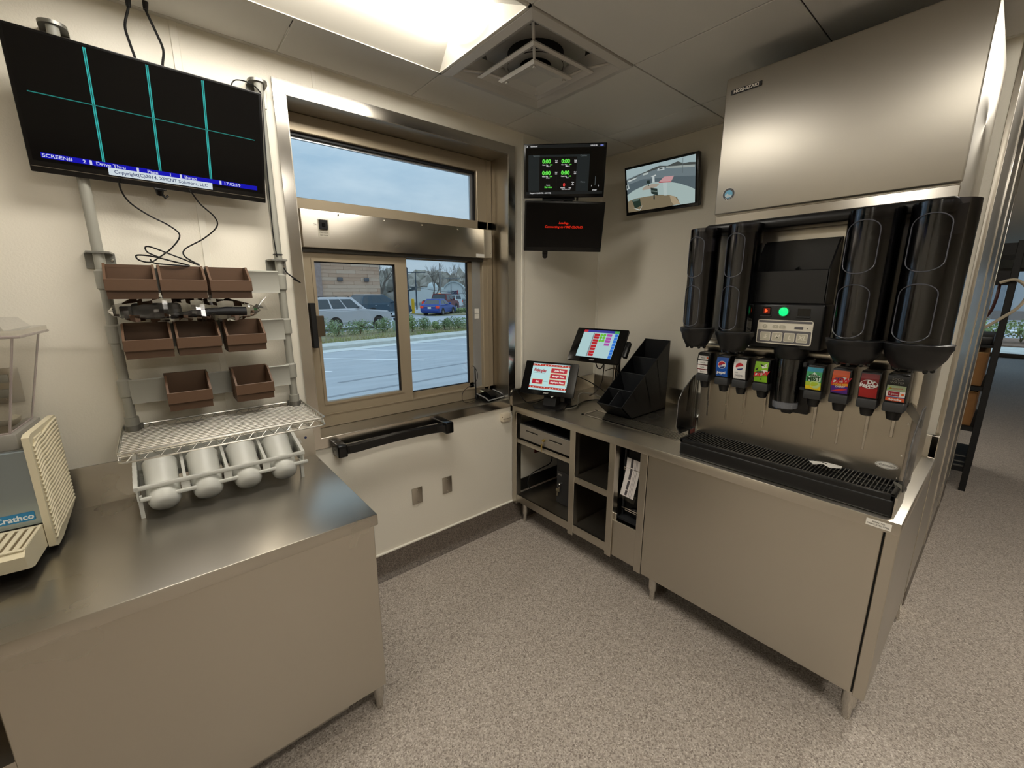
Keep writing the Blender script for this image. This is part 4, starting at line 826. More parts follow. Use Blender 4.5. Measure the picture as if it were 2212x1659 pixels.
# ------------------------------------------------------------------ lid organiser
og = thing('lid_organizer', 'black stepped lid and straw organizer beside the registers', 'organizer', (2.30, 1.5, RT))
ogm = mat('organizer_black', '#17181a', .42, bump=(300, .06, .001)); oy0, oy1 = 1.405, 1.588
prof = [(2.150, RT), (2.040, .978), (2.540, 1.345), (2.540, RT)]
for y in (oy0, oy1 - .005): obj('side_panel', MB().prism([(x, y, z_) for x, z_ in prof], (0, .005, 0)), ogm, og, ang=20)
obj('front_panel', MB().prism([(2.150, oy0, RT), (2.040, oy0, .978), (2.046, oy0, .982), (2.156, oy0, RT)], (0, oy1 - oy0, 0)), ogm, og, ang=20)
obj('back_panel', MB().box((2.535, oy0, RT), (2.540, oy1, 1.345)), ogm, og); obj('floor_panel', MB().box((2.15, oy0, RT), (2.54, oy1, RT + .005)), ogm, og)
ogd = mat('organizer_edge', '#2e3033', .45)
for t in (.215, .455, .70):
    x = 2.040 + .5 * t; z_ = .978 + .367 * t; obj('divider', MB().prism([(x, oy0, z_ + .002), (x + .005, oy0, z_ + .005), (x + .11, oy0, RT + .005), (x + .105, oy0, RT + .005)], (0, oy1 - oy0, 0)), ogd, og, ang=20)
ym = (oy0 + oy1) / 2; obj('split_divider', MB().prism([(2.046, ym, .982), (2.1475, ym, 1.057), (2.25, ym, RT + .005), (2.155, ym, RT + .005)], (0, .004, 0)), ogd, og, ang=20)
obj('side_slot', MB().box((2.42, oy0 - .0008, 1.115), (2.424, oy0 + .001, 1.14)), blackg, og)
# ------------------------------------------------------------------ corner screens
tg = emis('timer_green', '#5fd84a', 1.0); tw_ = emis('timer_white', '#c9c9c9', .9); tgr = emis('panel_slate', '#1b2021', .9); tbk = emis('panel_black', '#040303', 1.0); trd = emis('timer_red', '#d33a34', 1.0); tdim = emis('timer_dim', '#5f6869', .9); tdk = emis('strip_dark', '#191b1b', .8)
def monitor(M, w, h, label, chin=.012, name='monitor'):
    t = thing(name, label, 'screen', M=M)
    obj('shell', MB().box((-w / 2, -h / 2, -.040), (w / 2, h / 2, -.004), .008, 2), blackp, t); obj('bezel', MB().box((-w / 2, -h / 2, -.010), (w / 2, h / 2, 0), .0025, 2), MATS['bezel_black'], t)
    obj('screen_panel', MB().box((-w / 2 + .010, -h / 2 + chin, -.0005), (w / 2 - .010, h / 2 - .010, .0006)), scrblk, t); return t
T1 = pose((2.001, 1.872, 2.360), -44.1, 13.27)
m1_ = monitor(T1, .484, .291, 'upper corner screen showing green drive-through timers', .020, 'timer_screen')
obj('top_strip', MB().box((-.232, .124, .0006), (.232, .140, .001)), tdk, m1_); obj('bottom_strip', MB().box((-.232, -.125, .0006), (.232, -.110, .001)), tdk, m1_)
obj('slate_panel', MB().box((-.216, -.109, .0006), (.146, .088, .001)), tgr, m1_); obj('timer_panel', MB().box((-.150, -.108, .001), (.071, .076, .0014)), tbk, m1_)
obj('panel_rule', MB().box((-.0455, -.108, .0014), (-.0445, .076, .0016)).box((-.15, -.045, .0014), (.071, -.0445, .0016)), tdk, m1_)
Z = .0018
for x, y in ((-.108, .053), (.005, .053), (-.108, -.009), (.005, -.009)):
    text('timer_digits', '0:00', .029, tg, m1_, (x, y, Z), bold=.0012, ext=.0001)
    text('timer_label', 'Hour Avg', .0085, tw_, m1_, (x - .008, y - .018, Z), bold=.0004, ext=.0001); text('timer_value', '0:00', .0085, tg, m1_, (x + .028, y - .018, Z), bold=.0003, ext=.0001)
    text('timer_side', 'Goal', .0075, tw_, m1_, (x + .058, y + .004, Z), bold=.0004, ext=.0001); text('timer_side', '0:00', .0075, tw_, m1_, (x + .058, y - .005, Z), bold=.0004, ext=.0001)
for s, x, y in (('Menu 1', -.097, .027), ('Menu 2', .017, .027), ('Service', -.097, -.035), ('Total', .017, -.035), ('Source', -.096, -.074), ('Window', -.008, -.090), ('Goal', .036, -.090), ('Non Connected', .012, -.098), ('Cars', .052, -.060), ('in', .052, -.067), ('Pull', .052, -.074)): text('timer_label', s, .0078, tw_, m1_, (x, y, Z), bold=.0004, ext=.0001)
text('timer_word', 'Service', .015, tg, m1_, (-.096, -.085, Z), bold=.0005, ext=.0001); text('timer_digits', '0', .026, trd, m1_, (.0, -.074, Z), bold=.0008, ext=.0001)
for s, x, y in (('Service', -.168, .083), ('Cashier', .110, .081), ('Menu', .112, -.059)): text('panel_word', s, .013, tdim, m1_, (x, y, Z), ext=.0001)
for s, x, y, z_ in (('Store to All', -.183, .132, .0085), ('5:02:30 PM', .166, .132, .0085), ('1', .165, -.081, .011), ('2', .206, -.081, .011), ('START', .185, -.105, .0088)): text('screen_text', s, z_, tw_, m1_, (x, y, Z), bold=.0003, ext=.0001)
text('screen_text', 'Daypart 4 (4:00 PM - 8:00 PM)', .0105, tw_, m1_, (-.143, -.1175, Z), bold=.0003, ext=.0001); text('signal_mark', 'HME', .009, emis('hme_blue', '#7a86d8', .9), m1_, (.212, .132, Z), bold=.0004, ext=.0001)
obj('gear_ring', MB().lathe([(.0058, 0), (.0032, 0)], (-.226, .132, Z), seg=16), tw_, m1_); obj('lane_line', MB().box((.1845, -.078, Z - .0004), (.1865, -.03, Z)), tdim, m1_)
T2 = pose((2.000, 1.866, 2.043), -39.6, 13.1, -.96)
m2_ = monitor(T2, .484, .289, 'lower corner screen showing red loading text', .026, 'status_screen')
red_ = emis('load_red', '#d8270f', 1.0); text('status_text', 'Loading...', .0175, red_, m2_, (.0, .023, .0012), shear=.3, bold=.0002, ext=.0001); text('status_text', 'Connecting to HME CLOUD.', .0185, red_, m2_, (.0, 0, .0012), shear=.3, bold=.0002, ext=.0001, sx=1.06)
obj('chin_strip', MB().box((-.240, -.143, -.002), (.240, -.119, .0008), .002, 1), MATS['bezel_black'], m2_)
obj('cable_clip', MB().box((-.122, -.175, -.045), (-.088, -.14, -.02), .008, 2).cyl((-.105, -.176, -.035), (-.105, -.176, -.02), .016, None, 14), blackg, m2_)
obj('mount_plate', MB().box((-.05, -.05, -.060), (.05, .05, -.040)), blackm, m2_); obj('mount_plate', MB().box((-.05, -.05, -.060), (.05, .05, -.040)), blackm, m1_)
obj('speaker_bar', MB().box((-.13, -.163, -.045), (.07, -.146, -.012), .004, 2), blackm, m1_); obj('cable_nub', MB().cyl((.085, -.165, -.02), (.085, -.146, -.02), .006, None, 10), blackg, m1_)
ma = thing('screen_mount', 'black double arm mount in the corner behind the two screens', 'mount', (2.40, 2.15, 1.95))
obj('wall_post', MB().box((2.30, 2.120, 1.98), (2.36, YW - .0004, 2.44), .004, 1), blackm, ma); obj('arm', MB().tube([(2.33, 2.13, 2.38), (2.20, 2.06, 2.375), (2.06, 1.925, 2.372)], .014, 8), blackm, ma); obj('arm', MB().tube([(2.33, 2.13, 2.06), (2.20, 2.05, 2.058), (2.055, 1.92, 2.055)], .014, 8), blackm, ma)
# camera view screen on the side wall
W1 = pose((2.620, 1.609, 2.323), -86.5, 10.65)
cm = monitor(W1, .503, .304, 'camera screen on the side wall showing the drive-through lane', .018, 'camera_screen')
obj('chin_marks', MB().box((.10, -.1475, 0), (.20, -.144, .0012)), mat('chin_grey', '#3b3a48', .5), cm)
SX0, SX1, SY0, SY1 = -.238, .232, -.131, .138
def cv(x, y):
    u = (x - 85) / 855; top = 335 - 207 * u; bot = 860 - 123 * u; v = (bot - y) / (bot - top); return SX0 + min(1, max(0, u)) * (SX1 - SX0), SY0 + min(1, max(0, v)) * (SY1 - SY0)
layer = [0]
def shape(nm, pts, col, s=.8):
    layer[0] += 1; z_ = .0006 + layer[0] * .00012; obj(nm, MB().poly([(*cv(*p), z_) for p in pts]), emis('cam_' + col[1:], col, s), cm, ang=0)
shape('picture_sky', [(75, 335), (940, 128), (940, 260), (80, 470)], '#a3b7ba'); shape('picture_lot', [(80, 450), (250, 380), (440, 310), (700, 270), (940, 240), (938, 400), (700, 400), (400, 440), (90, 520)], '#6f7d82')
shape('picture_trees', [(80, 465), (240, 395), (430, 305), (520, 270), (620, 270), (690, 235), (740, 215), (800, 240), (870, 225), (940, 225), (940, 255), (700, 275), (520, 300), (300, 375), (82, 480)], '#4a4f4d')
shape('picture_road', [(82, 520), (300, 440), (520, 420), (700, 400), (938, 395), (937, 570), (760, 500), (560, 470), (300, 520), (90, 645)], '#56646a'); shape('picture_store', [(600, 280), (930, 255), (930, 285), (600, 300)], '#9fa8a4')
shape('picture_concrete', [(88, 640), (170, 585), (300, 525), (440, 475), (600, 460), (760, 490), (870, 530), (936, 565), (935, 737), (700, 770), (95, 800)], '#a9bcb9'); shape('picture_island', [(290, 560), (340, 520), (430, 495), (520, 490), (480, 530), (390, 560), (300, 575)], '#a79c8d')
shape('picture_mulch', [(92, 720), (200, 680), (340, 655), (500, 630), (640, 635), (730, 665), (765, 750), (600, 785), (95, 858)], '#7c7058'); shape('picture_straw', [(640, 640), (700, 650), (765, 745), (690, 765), (660, 720)], '#a8977a')
shape('picture_truck', [(492, 335), (500, 300), (580, 285), (580, 320)], '#b9c4c4'); shape('picture_truck_window', [(515, 308), (558, 296), (558, 308), (517, 316)], '#2b3334'); shape('picture_van', [(305, 395), (310, 370), (380, 350), (378, 375)], '#b4bfbd'); shape('picture_awning', [(95, 465), (225, 418), (225, 430), (120, 478)], '#c3cdcb')
shape('picture_post', [(430, 400), (455, 395), (458, 475), (428, 478)], '#c2cccb'); shape('picture_sign_cap', [(410, 405), (470, 378), (480, 392), (430, 408)], '#c9cfcc'); shape('picture_board', [(357, 455), (395, 450), (398, 492), (360, 490)], '#23302d'); shape('picture_board_leg', [(372, 490), (382, 490), (384, 522), (374, 522)], '#23302d')
shape('picture_column', [(560, 475), (612, 475), (606, 640), (570, 640)], '#b6c6c3'); shape('picture_canopy', [(510, 470), (575, 405), (695, 392), (660, 465)], '#c99a9c'); shape('picture_canopy_edge', [(508, 470), (660, 462), (660, 472), (510, 480)], '#b02f38')
shape('picture_speaker', [(405, 542), (490, 552), (497, 642), (412, 615)], '#263430'); shape('picture_speaker_face', [(415, 575), (488, 583), (488, 595), (415, 588)], '#7d8b83'); shape('picture_speaker_leg', [(440, 630), (455, 632), (457, 690), (438, 688)], '#2a2f2a'); shape('picture_bin', [(150, 700), (260, 675), (275, 770), (190, 810)], '#26352c'); shape('picture_bin_lid', [(150, 700), (260, 675), (240, 705), (165, 720)], '#5a6b63'); shape('picture_white_edge', [(165, 800), (250, 832), (298, 755), (265, 820)], '#c8d0cc')
shape('picture_van_side', [(85, 580), (85, 520), (110, 505), (125, 560)], '#bcc7c6'); shape('picture_van_glass', [(88, 560), (90, 525), (107, 515), (108, 555)], '#27343a'); shape('picture_pole', [(797, 175), (802, 175), (799, 360), (794, 360)], '#5d6668')
obj('wall_mount', MB().box((-.06, -.06, -.075), (.06, .06, -.040)), blackm, cm)
# ================================================================== soda fountain
SD = FX(2.0, .93, RT)
sd = thing('soda_fountain', 'stainless soda fountain with eight flavor valves and black drip tray', 'soda fountain', M=SD)
obj('cabinet', MB().box((0, .0, -.66), (.765, 1.045, -.004), .004, 2), steelY, sd)
obj('splash_panel', MB().box((.002, .07, -.006), (.763, .50, 0), .002, 1), steelY, sd)
obj('upper_fascia', MB().prism([(.002, .485, .0), (.002, .50, .012), (.002, .515, .016), (.002, .53, .012), (.002, .54, 0)], (.761, 0, 0)), steelY, sd, ang=60)
obj('front_skin', MB().box((.002, .54, -.006), (.763, 1.043, 0), .002, 1), steelY, sd)
for a in (.045, .132, .207, .292, .478, .560, .643): obj('splash_rib', MB().box((a - .004, .17, -.001), (a + .004, .36, .0025), .001, 1), steelS, sd)
for a, b in ((.01, .09), (.755, .09), (.755, .18), (.755, .30), (.755, .37)): obj('rivet', MB().cyl((a, b, 0), (a, b, .003), .004, .003, 10), chrome, sd)
ov = obj('oval_sticker', MB().poly([(.720 + .033 * math.cos(t), .131 + .014 * math.sin(t), .0008) for t in [2 * PI * k / 32 for k in range(32)]]), mat('sticker_white', '#dcd8cf', .5), sd)
obj('oval_line', MB().tube([(.720 + .030 * math.cos(t), .131 + .0118 * math.sin(t), .0010) for t in [2 * PI * k / 32 for k in range(32)]], .0006, 4, True), MATS['ink_dark'], sd)
text('sticker_text', 'Cornelius', .012, MATS['ink_dark'], sd, (.720, .131, .0012), shear=.35, ext=.0001)
# drip tray
tr = MB(); tr.rprism(.004, .0, .776, .072, -.012, .165, .004); tray = obj('drip_tray', MB().box((.004, 0, -.010), (.776, .066, .166), .010, 3), blackp, sd)
rim = MB()
for q in (((.004, .062, .148), (.776, .083, .166)), ((.004, .062, -.012), (.776, .083, .002)), ((.004, .062, -.01), (.020, .083, .166)), ((.760, .062, -.01), (.776, .083, .166))): rim.box(*q, .004, 2)
obj('tray_rim', rim, blackp, tray); obj('tray_floor', MB().box((.016, .064, 0), (.764, .067, .15)), blackm, tray)
gbar = obj('grate_bar', MB().box((-.0022, 0, 0), (.0022, .007, .150), .001, 1), mat('grate_black', '#191919', .3), tray); gbar.location = (.026, .0745, 0)
for k in range(1, 61): inst(gbar, tray, (.026 + k * .01208, .0745, 0), 'grate_bar')
obj('grate_beam', MB().box((.018, .070, .048), (.762, .0755, .054)).box((.018, .070, .10), (.762, .0755, .106)), MATS['grate_black'], tray)
obj('tray_end', MB().box((.776, -.004, -.02), (.782, .075, .165)).box((.7815, .018, .10), (.7825, .026, .108)), mat('end_steel', (.62, .59, .53), .35, .9), sd)
# clear side guards
def guard(a, nm):
    o = obj(nm, MB().prism([(a, .095, -.004), (a, .37, -.004), (a, .37, .055), (a, .31, .155), (a, .27, .185), (a, .14, .188), (a, .098, .15)], (.005, 0, 0)), acryl, sd, ang=20)
    obj('guard_edge', MB().tube([(a + .0025, .37, -.004), (a + .0025, .37, .055), (a + .0025, .31, .155), (a + .0025, .27, .185), (a + .0025, .14, .188), (a + .0025, .098, .15), (a + .0025, .095, 0)], .0022, 6), mat('acrylic_edge', '#6f6c6a', .2, 0, .5, alpha=.6), o); return o
guard(-.012, 'side_guard'); gr_ = guard(.786, 'side_guard')
obj('guard_bracket', MB().prism([(.748, .375, .004), (.790, .330, .06), (.790, .305, .062), (.742, .345, .004)], (.004, .004, .004)).prism([(.75, .085, .03), (.79, .098, .10), (.79, .085, .10), (.75, .07, .03)], (.004, .004, .004)), mat('bracket_pale', '#bdb6a8', .35, .5), sd)
obj('guard_plate', MB().box((.728, .36, .001), (.768, .50, .004), .001, 1), steelS, sd)
# valves
vb = mat('valve_black', '#121213', .33); vg = mat('valve_grey', '#2c2d2e', .5)
def L(n, c): return mat('lab_' + n, c, .35)
def valve(a, b0=.372, w=.056):
    h = .108; v = obj('valve', MB().box((a - w / 2, b0, .0), (a + w / 2, b0 + h + .006, .085), .006, 2).prism([(a - w / 2, b0 + .02, .085), (a - w / 2, b0 + .07, .097), (a - w / 2, b0 + h, .088), (a - w / 2, b0 + h + .004, .07), (a - w / 2, b0 + .01, .07)], (w, 0, 0)), vb, sd, ang=30)
    obj('push_lever', MB().box((a - w / 2 - .001, b0 - .020, .02), (a + w / 2 + .001, b0 + .014, .094), .005, 2), vg, v)
    obj('nozzle', MB().lathe([(.022, .0), (.022, -.014), (.017, -.036), (.013, -.038), (0, -.038)], (a, b0 - .016, .055), 'Y', 18), blackp, v)
    obj('dispense_lever', MB().box((a - .005, b0 - .13, .004), (a + .005, b0 - .01, .009), .001, 1), steelS, v)
    return v
class LF:
    """flat label frame on the valve face, tilted like the face"""
    def __init__(s, v, a, b0, w=.050, hh=.086):
        s.v = v; s.a = a; s.b = b0 + .019; s.w = w; s.h = hh
    def pt(s, u, t, e=0):
        bb = s.b + t * s.h; zf = .0985 - abs(t - .55) ** 2 * .032
        return (s.a + (u - .5) * s.w, bb, zf + .0008 + e)
    def rect(s, nm, u0, t0, u1, t1, m, e=0):
        mb = MB(); n = 5
        for k in range(n):
            ta, tb = t0 + (t1 - t0) * k / n, t0 + (t1 - t0) * (k + 1) / n; mb.quad(s.pt(u0, ta, e), s.pt(u1, ta, e), s.pt(u1, tb, e), s.pt(u0, tb, e))
        return obj(nm, mb, m, s.v, ang=60)
    def poly(s, nm, pts, m, e=.0003): return obj(nm, MB().poly([s.pt(u, t, e) for u, t in pts]), m, s.v, ang=0)
    def disc(s, nm, u, t, r, m, e=.0003, a0=0, a1=2 * PI):
        return s.poly(nm, [(u + r / s.w * math.cos(x), t + r / s.h * math.sin(x)) for x in [a0 + (a1 - a0) * k / 24 for k in range(25)]], m, e)
    def text(s, body, u, t, size, m, e=.0016, **k):
        p = s.pt(u, t, e); return text('label_text', body, size, m, s.v, p, ext=.00005, **k)
cw, cb_, cr_, cg_, ck = L('white', '#e4e2de'), L('blue', '#1f58b0'), L('red', '#c01f2c'), L('green', '#7fb424'), L('black', '#151515'); navy = L('navy', '#1c2f6a')
VA = (.045, .132, .207, .292, .478, .560, .643, .716)
V = [valve(a, .372 if i else .376) for i, a in enumerate(VA)]
# 1: four small white tags
f = LF(V[0], VA[0], .372)
for k, t in enumerate((.02, .27, .52, .77)): f.rect('flavor_tag', .06, t, .96, t + .20, cw)
f.rect('red_line', .06, .225, .96, .255, L('darkred', '#8e1f28'), .0002); f.rect('red_line', .06, .475, .96, .49, L('darkred', '#8e1f28'), .0002)
for s, t in (('flavor', .12), ('vanilla', .37), ('cherry', .62), ('flavor', .87)): f.text(s, .5, t, .008, ck)
f.disc('tag_dot', .88, .88, .004, L('orange', '#e2632c'))
def globe(f, u, t, r):
    f.disc('globe_white', u, t, r, cw, .0004); f.poly('globe_red', [(u + r * .88 / f.w * math.cos(x), t + r * .88 / f.h * math.sin(x)) for x in [math.radians(d) for d in range(20, 201, 12)]] + [(u - r * .1 / f.w, t + r * .02 / f.h)], cr_, .0007)
    f.poly('globe_blue', [(u + r * .88 / f.w * math.cos(x), t + r * .88 / f.h * math.sin(x)) for x in [math.radians(d) for d in range(222, 351, 12)]] + [(u + r * .1 / f.w, t - r * .45 / f.h)], navy, .0007)
f = LF(V[1], VA[1], .372); f.rect('flavor_card', 0, 0, 1, 1, cb_); globe(f, .5, .62, .017); f.text('pepsi', .48, .22, .018, cw, bold=.0004)
f = LF(V[2], VA[2], .372); f.rect('flavor_card', 0, 0, 1, 1, cw); globe(f, .5, .64, .018); f.text('pepsi', .5, .20, .017, L('greytext', '#8a8a90')); f.text('diet', .28, .33, .009, L('greytext', '#8a8a90'))
f = LF(V[3], VA[3], .372); f.rect('flavor_card', 0, 0, 1, 1, cg_); f.poly('shard', [(.5, .78), (.95, .95), (.8, .80), (.98, .78), (.6, .68)], cw); f.poly('shard', [(.05, .62), (.3, .72), (.2, .55)], ck); f.poly('shard', [(.45, .1), (.6, .30), (.55, .12)], ck); f.poly('shard', [(.35, .9), (.75, .82), (.5, .78)], ck)
f.poly('logo_plate', [(.02, .27), (.05, .46), (.7, .62), (1.0, .60), (.98, .45), (.3, .30)], cw, .0005); f.text('mtn', .40, .52, .016, L('dkgreen', '#1f4a22'), shear=.3, bold=.0006, rz=.14); f.text('DEW', .50, .40, .025, cr_, shear=.35, bold=.0012, rz=.16)
f = LF(V[4], VA[4], .372); f.rect('flavor_card', 0, 0, 1, 1, L('mistgreen', '#3f9a63')); f.rect('card_top', 0, .82, 1, 1, L('teal', '#1f86a0'), .0003); f.rect('card_foot', 0, 0, 1, .18, L('yellow', '#e2c91e'), .0003); f.rect('card_lime', 0, .18, 1, .36, L('lime', '#a9c23a'), .0003)
f.poly('peak', [(.08, .52), (.3, .68), (.5, .80), (.7, .68), (.95, .62), (.95, .40), (.05, .40)], L('mistwhite', '#d7e6da'), .0005); f.disc('slice', .62, .25, .016, L('slice', '#b9d48e'), .0005); f.text('SIERRA', .5, .66, .010, L('dkgreen', '#1f4a22'), bold=.0004); f.text('MIST', .5, .50, .021, L('dkgreen', '#1f4a22'), bold=.0010, rz=.06)
f = LF(V[5], VA[5], .372); f.rect('flavor_card', 0, 0, 1, 1, L('cr_orange', '#d2541c')); f.rect('card_foot', 0, 0, 1, .34, L('cr_purple', '#4a2080'), .0003); f.poly('streak', [(0, .08), (.7, .25), (1, .22), (.5, .10)], L('cr_red', '#c8322a'), .0005); f.poly('logo_plate', [(.02, .44), (.05, .58), (.7, .74), (1.0, .70), (.98, .58), (.3, .44)], cw, .0005)
f.text('mtn', .40, .66, .016, navy, shear=.3, bold=.0006, rz=.14); f.text('DEW', .50, .555, .025, cr_, shear=.35, bold=.0012, rz=.16); f.text('CODE RED', .55, .40, .009, L('gold', '#e0b23a'), bold=.0004, rz=.1); f.text('CHERRY', .55, .31, .008, cw, bold=.0003, rz=.1)
f = LF(V[6], VA[6], .372); f.rect('flavor_card', 0, 0, 1, 1, L('drred', '#7d1216')); f.rect('card_foot', 0, 0, 1, .4, L('drred2', '#981d1c'), .0002)
obj('logo_oval', MB().tube([f.pt(.5 + .46 * math.cos(x), .58 + .17 * math.sin(x), .001) for x in [2 * PI * k / 28 for k in range(28)]], .0007, 5, True), cw, V[6]); f.text('Dr', .60, .66, .019, cw, bold=.0008); f.text('Pepper', .5, .53, .018, cw, bold=.0006, rz=.03)
f = LF(V[7], VA[7], .372, w=.052); f.rect('flavor_card', .02, 0, .98, .60, ck); f.text('SODA', .5, .90, .011, L('greytext2', '#8f8c86')); f.text('WATER', .5, .77, .011, L('greytext2', '#8f8c86'))
f.rect('tag_green', .04, .44, .98, .66, L('palegreen', '#9fae8a'), .0003); f.poly('tag_leaf', [(.04, .44), (.3, .52), (.2, .60)], cg_, .0005); f.rect('tag_white', .04, .20, .98, .43, cw, .0003); f.rect('tag_red', .14, .22, .70, .41, L('tagred', '#9a1d2e'), .0005); f.rect('tag_orange', .04, 0, .98, .16, L('tagorange', '#d9562a'), .0003); f.rect('tag_blue', .04, .16, .98, .20, L('tagblue', '#3c5a92'), .0003)
f.text('Tropicana', .5, .54, .0085, cr_, rz=.1); f.text('Lipton', .42, .315, .009, cw); f.text('Aquafina', .5, .08, .010, cw, shear=.3, bold=.0003); f.disc('tag_dot', .86, .31, .004, L('orange', '#e2632c'), .0006)
# ice chute
icp = obj('chute_plate', MB().box((.312, .27, .001), (.460, .50, .030), .008, 2), blackp, sd); obj('chute_neck', MB().lathe([(.060, .0), (.060, -.030), (.050, -.050), (.046, -.052)], (.381, .552, .065), 'Y', 24), blackp, icp)
obj('chute_tube', MB().lathe([(.046, .50), (.044, .40), (.042, .31), (.044, .296), (.040, .296), (.040, .31), (.042, .40), (.044, .50)], (.386, 0, .068), 'Y', 28), glassmat('chute_clear', (.62, .63, .66), .04, .06), icp, ang=60)
obj('chute_band', MB().lathe([(.0445, .30), (.0450, .325), (.0430, .325)], (.386, 0, .068), 'Y', 28), mat('band_clear', '#8a8d94', .2, 0, .5, alpha=.5), icp); obj('chute_hinge', MB().box((.432, .472, .06), (.446, .492, .085), .003, 1).box((.430, .38, .065), (.45, .392, .078), .002, 1), darkgrey, icp)
obj('ice_lever', MB().box((.365, .265, .012), (.405, .30, .040), .004, 1), blackp, icp)
# control console with lid holder
co = obj('control_console', MB().box((.232, .540, .0), (.486, .716, .112), .010, 3), blackp, sd)
lh = MB(); lh.box((.222, .716, .100), (.480, .842, .108), .003, 1); lh.box((.222, .716, 0), (.228, .842, .108)); lh.box((.474, .716, 0), (.480, .842, .108)); lh.box((.222, .716, 0), (.480, .724, .105))
for a in (.222, .474): lh.prism([(a, .842, .108), (a, .842, .0), (a, .962, .0), (a, .955, .022)], (.006, 0, 0))
lh.box((.222, .724, 0), (.480, .962, .006)); obj('lid_holder', lh, blackp, co); obj('lid_divider', MB().prism([(.349, .724, .006), (.349, .86, .006), (.349, .85, .045), (.349, .80, .075), (.349, .724, .10)], (.003, 0, 0)), blackg, co)
kp = obj('key_pad', MB().rprism(.263, .558, .455, .652, .112, .1135, .008), mat('pad_pale', '#cfc9b9', .45), co); obj('pad_field', MB().rprism(.2665, .562, .4515, .612, .1135, .1142, .004), mat('pad_grey', '#5c5a5c', .45), kp); obj('pad_top', MB().rprism(.2665, .641, .4515, .6495, .1135, .1142, .003), MATS['pad_grey'], kp)
bt = mat('pad_button', '#a9a493', .5); bo = mat('pad_button_edge', '#cfcaba', .5)
for k, s in enumerate(('S', 'M', 'L', 'XL')):
    a = .296 + k * .0427; obj('size_button', MB().rprism(a - .0185, .5685, a + .0185, .6035, .1142, .1152, .004), bo, kp); obj('button_face', MB().rprism(a - .0165, .5705, a + .0165, .6015, .1150, .1156, .003), bt, kp); text('button_text', s, .022, bo, kp, (a, .586, .1158), shear=.25, bold=.0006, ext=.0001)
obj('round_button', MB().cyl((.291, .6255, .1135), (.291, .6255, .1148), .0105, None, 20).rprism(.316, .617, .366, .634, .1135, .1145, .008), bo, kp); obj('round_face', MB().cyl((.291, .6255, .114), (.291, .6255, .1153), .0085, None, 20).rprism(.318, .619, .340, .632, .1142, .1150, .005).rprism(.342, .619, .364, .632, .1142, .1150, .005), bt, kp)
text('button_text', 'P', .013, bo, kp, (.291, .6255, .1155), ext=.0001); text('button_text', '<', .014, bo, kp, (.330, .6255, .1152), ext=.0001); text('button_text', '>', .014, bo, kp, (.353, .6255, .1152), ext=.0001)
obj('display_window', MB().box((.395, .620, .1135), (.424, .629, .1146), .001, 1), MATS['pad_grey'], kp); obj('pad_led', MB().cyl((.437, .6235, .1135), (.437, .6235, .115), .0016, None, 8), blackp, kp)
obj('rocker_switch', MB().box((.274, .672, .111), (.306, .702, .116), .002, 1), blackg, co); obj('rocker_glow', MB().box((.280, .676, .1155), (.302, .698, .1165), .001, 1), emis('rocker_red', '#5a1206', 1.0), co); obj('rocker_mark', MB().box((.284, .680, .1165), (.290, .694, .1170)).box((.288, .684, .1165), (.294, .690, .1170)), emis('rocker_hot', '#ff5a2a', 1.2), co)
obj('rocker_lip', MB().box((.268, .664, .111), (.308, .668, .118), .001, 1).box((.396, .664, .111), (.442, .668, .118), .001, 1), darkgrey, co); obj('blank_slot', MB().box((.398, .671, .1112), (.440, .698, .1128)), blackg, co)
obj('green_lamp', MB().lathe([(.0165, 0), (.0165, .006), (.012, .009), (0, .010)], (.351, .685, .111), 'Z', 24), emis('lamp_green', '#10d070', 1.6), co); obj('lamp_ring', MB().lathe([(.0165, 0), (.0195, .0), (.0195, .007), (.0165, .007)], (.351, .685, .111), 'Z', 24), mat('ring_green', '#1d6b3c', .3), co)
obj('cup_rail', MB().box((.006, 1.002, .005), (.776, 1.043, .125), .018, 4), blackp, sd)
obj('paper_tag', MB().prism([(.494, .092, .055), (.545, .098, .040), (.598, .094, .030), (.600, .094, .055), (.57, .096, .085), (.545, .100, .075), (.52, .094, .09)], (0, .0015, 0)), paper, sd, ang=0)
obj('tag_marks', MB().box((.540, .1000, .055), (.546, .1012, .061)).box((.549, .1000, .057), (.555, .1012, .063)), blackm, sd)
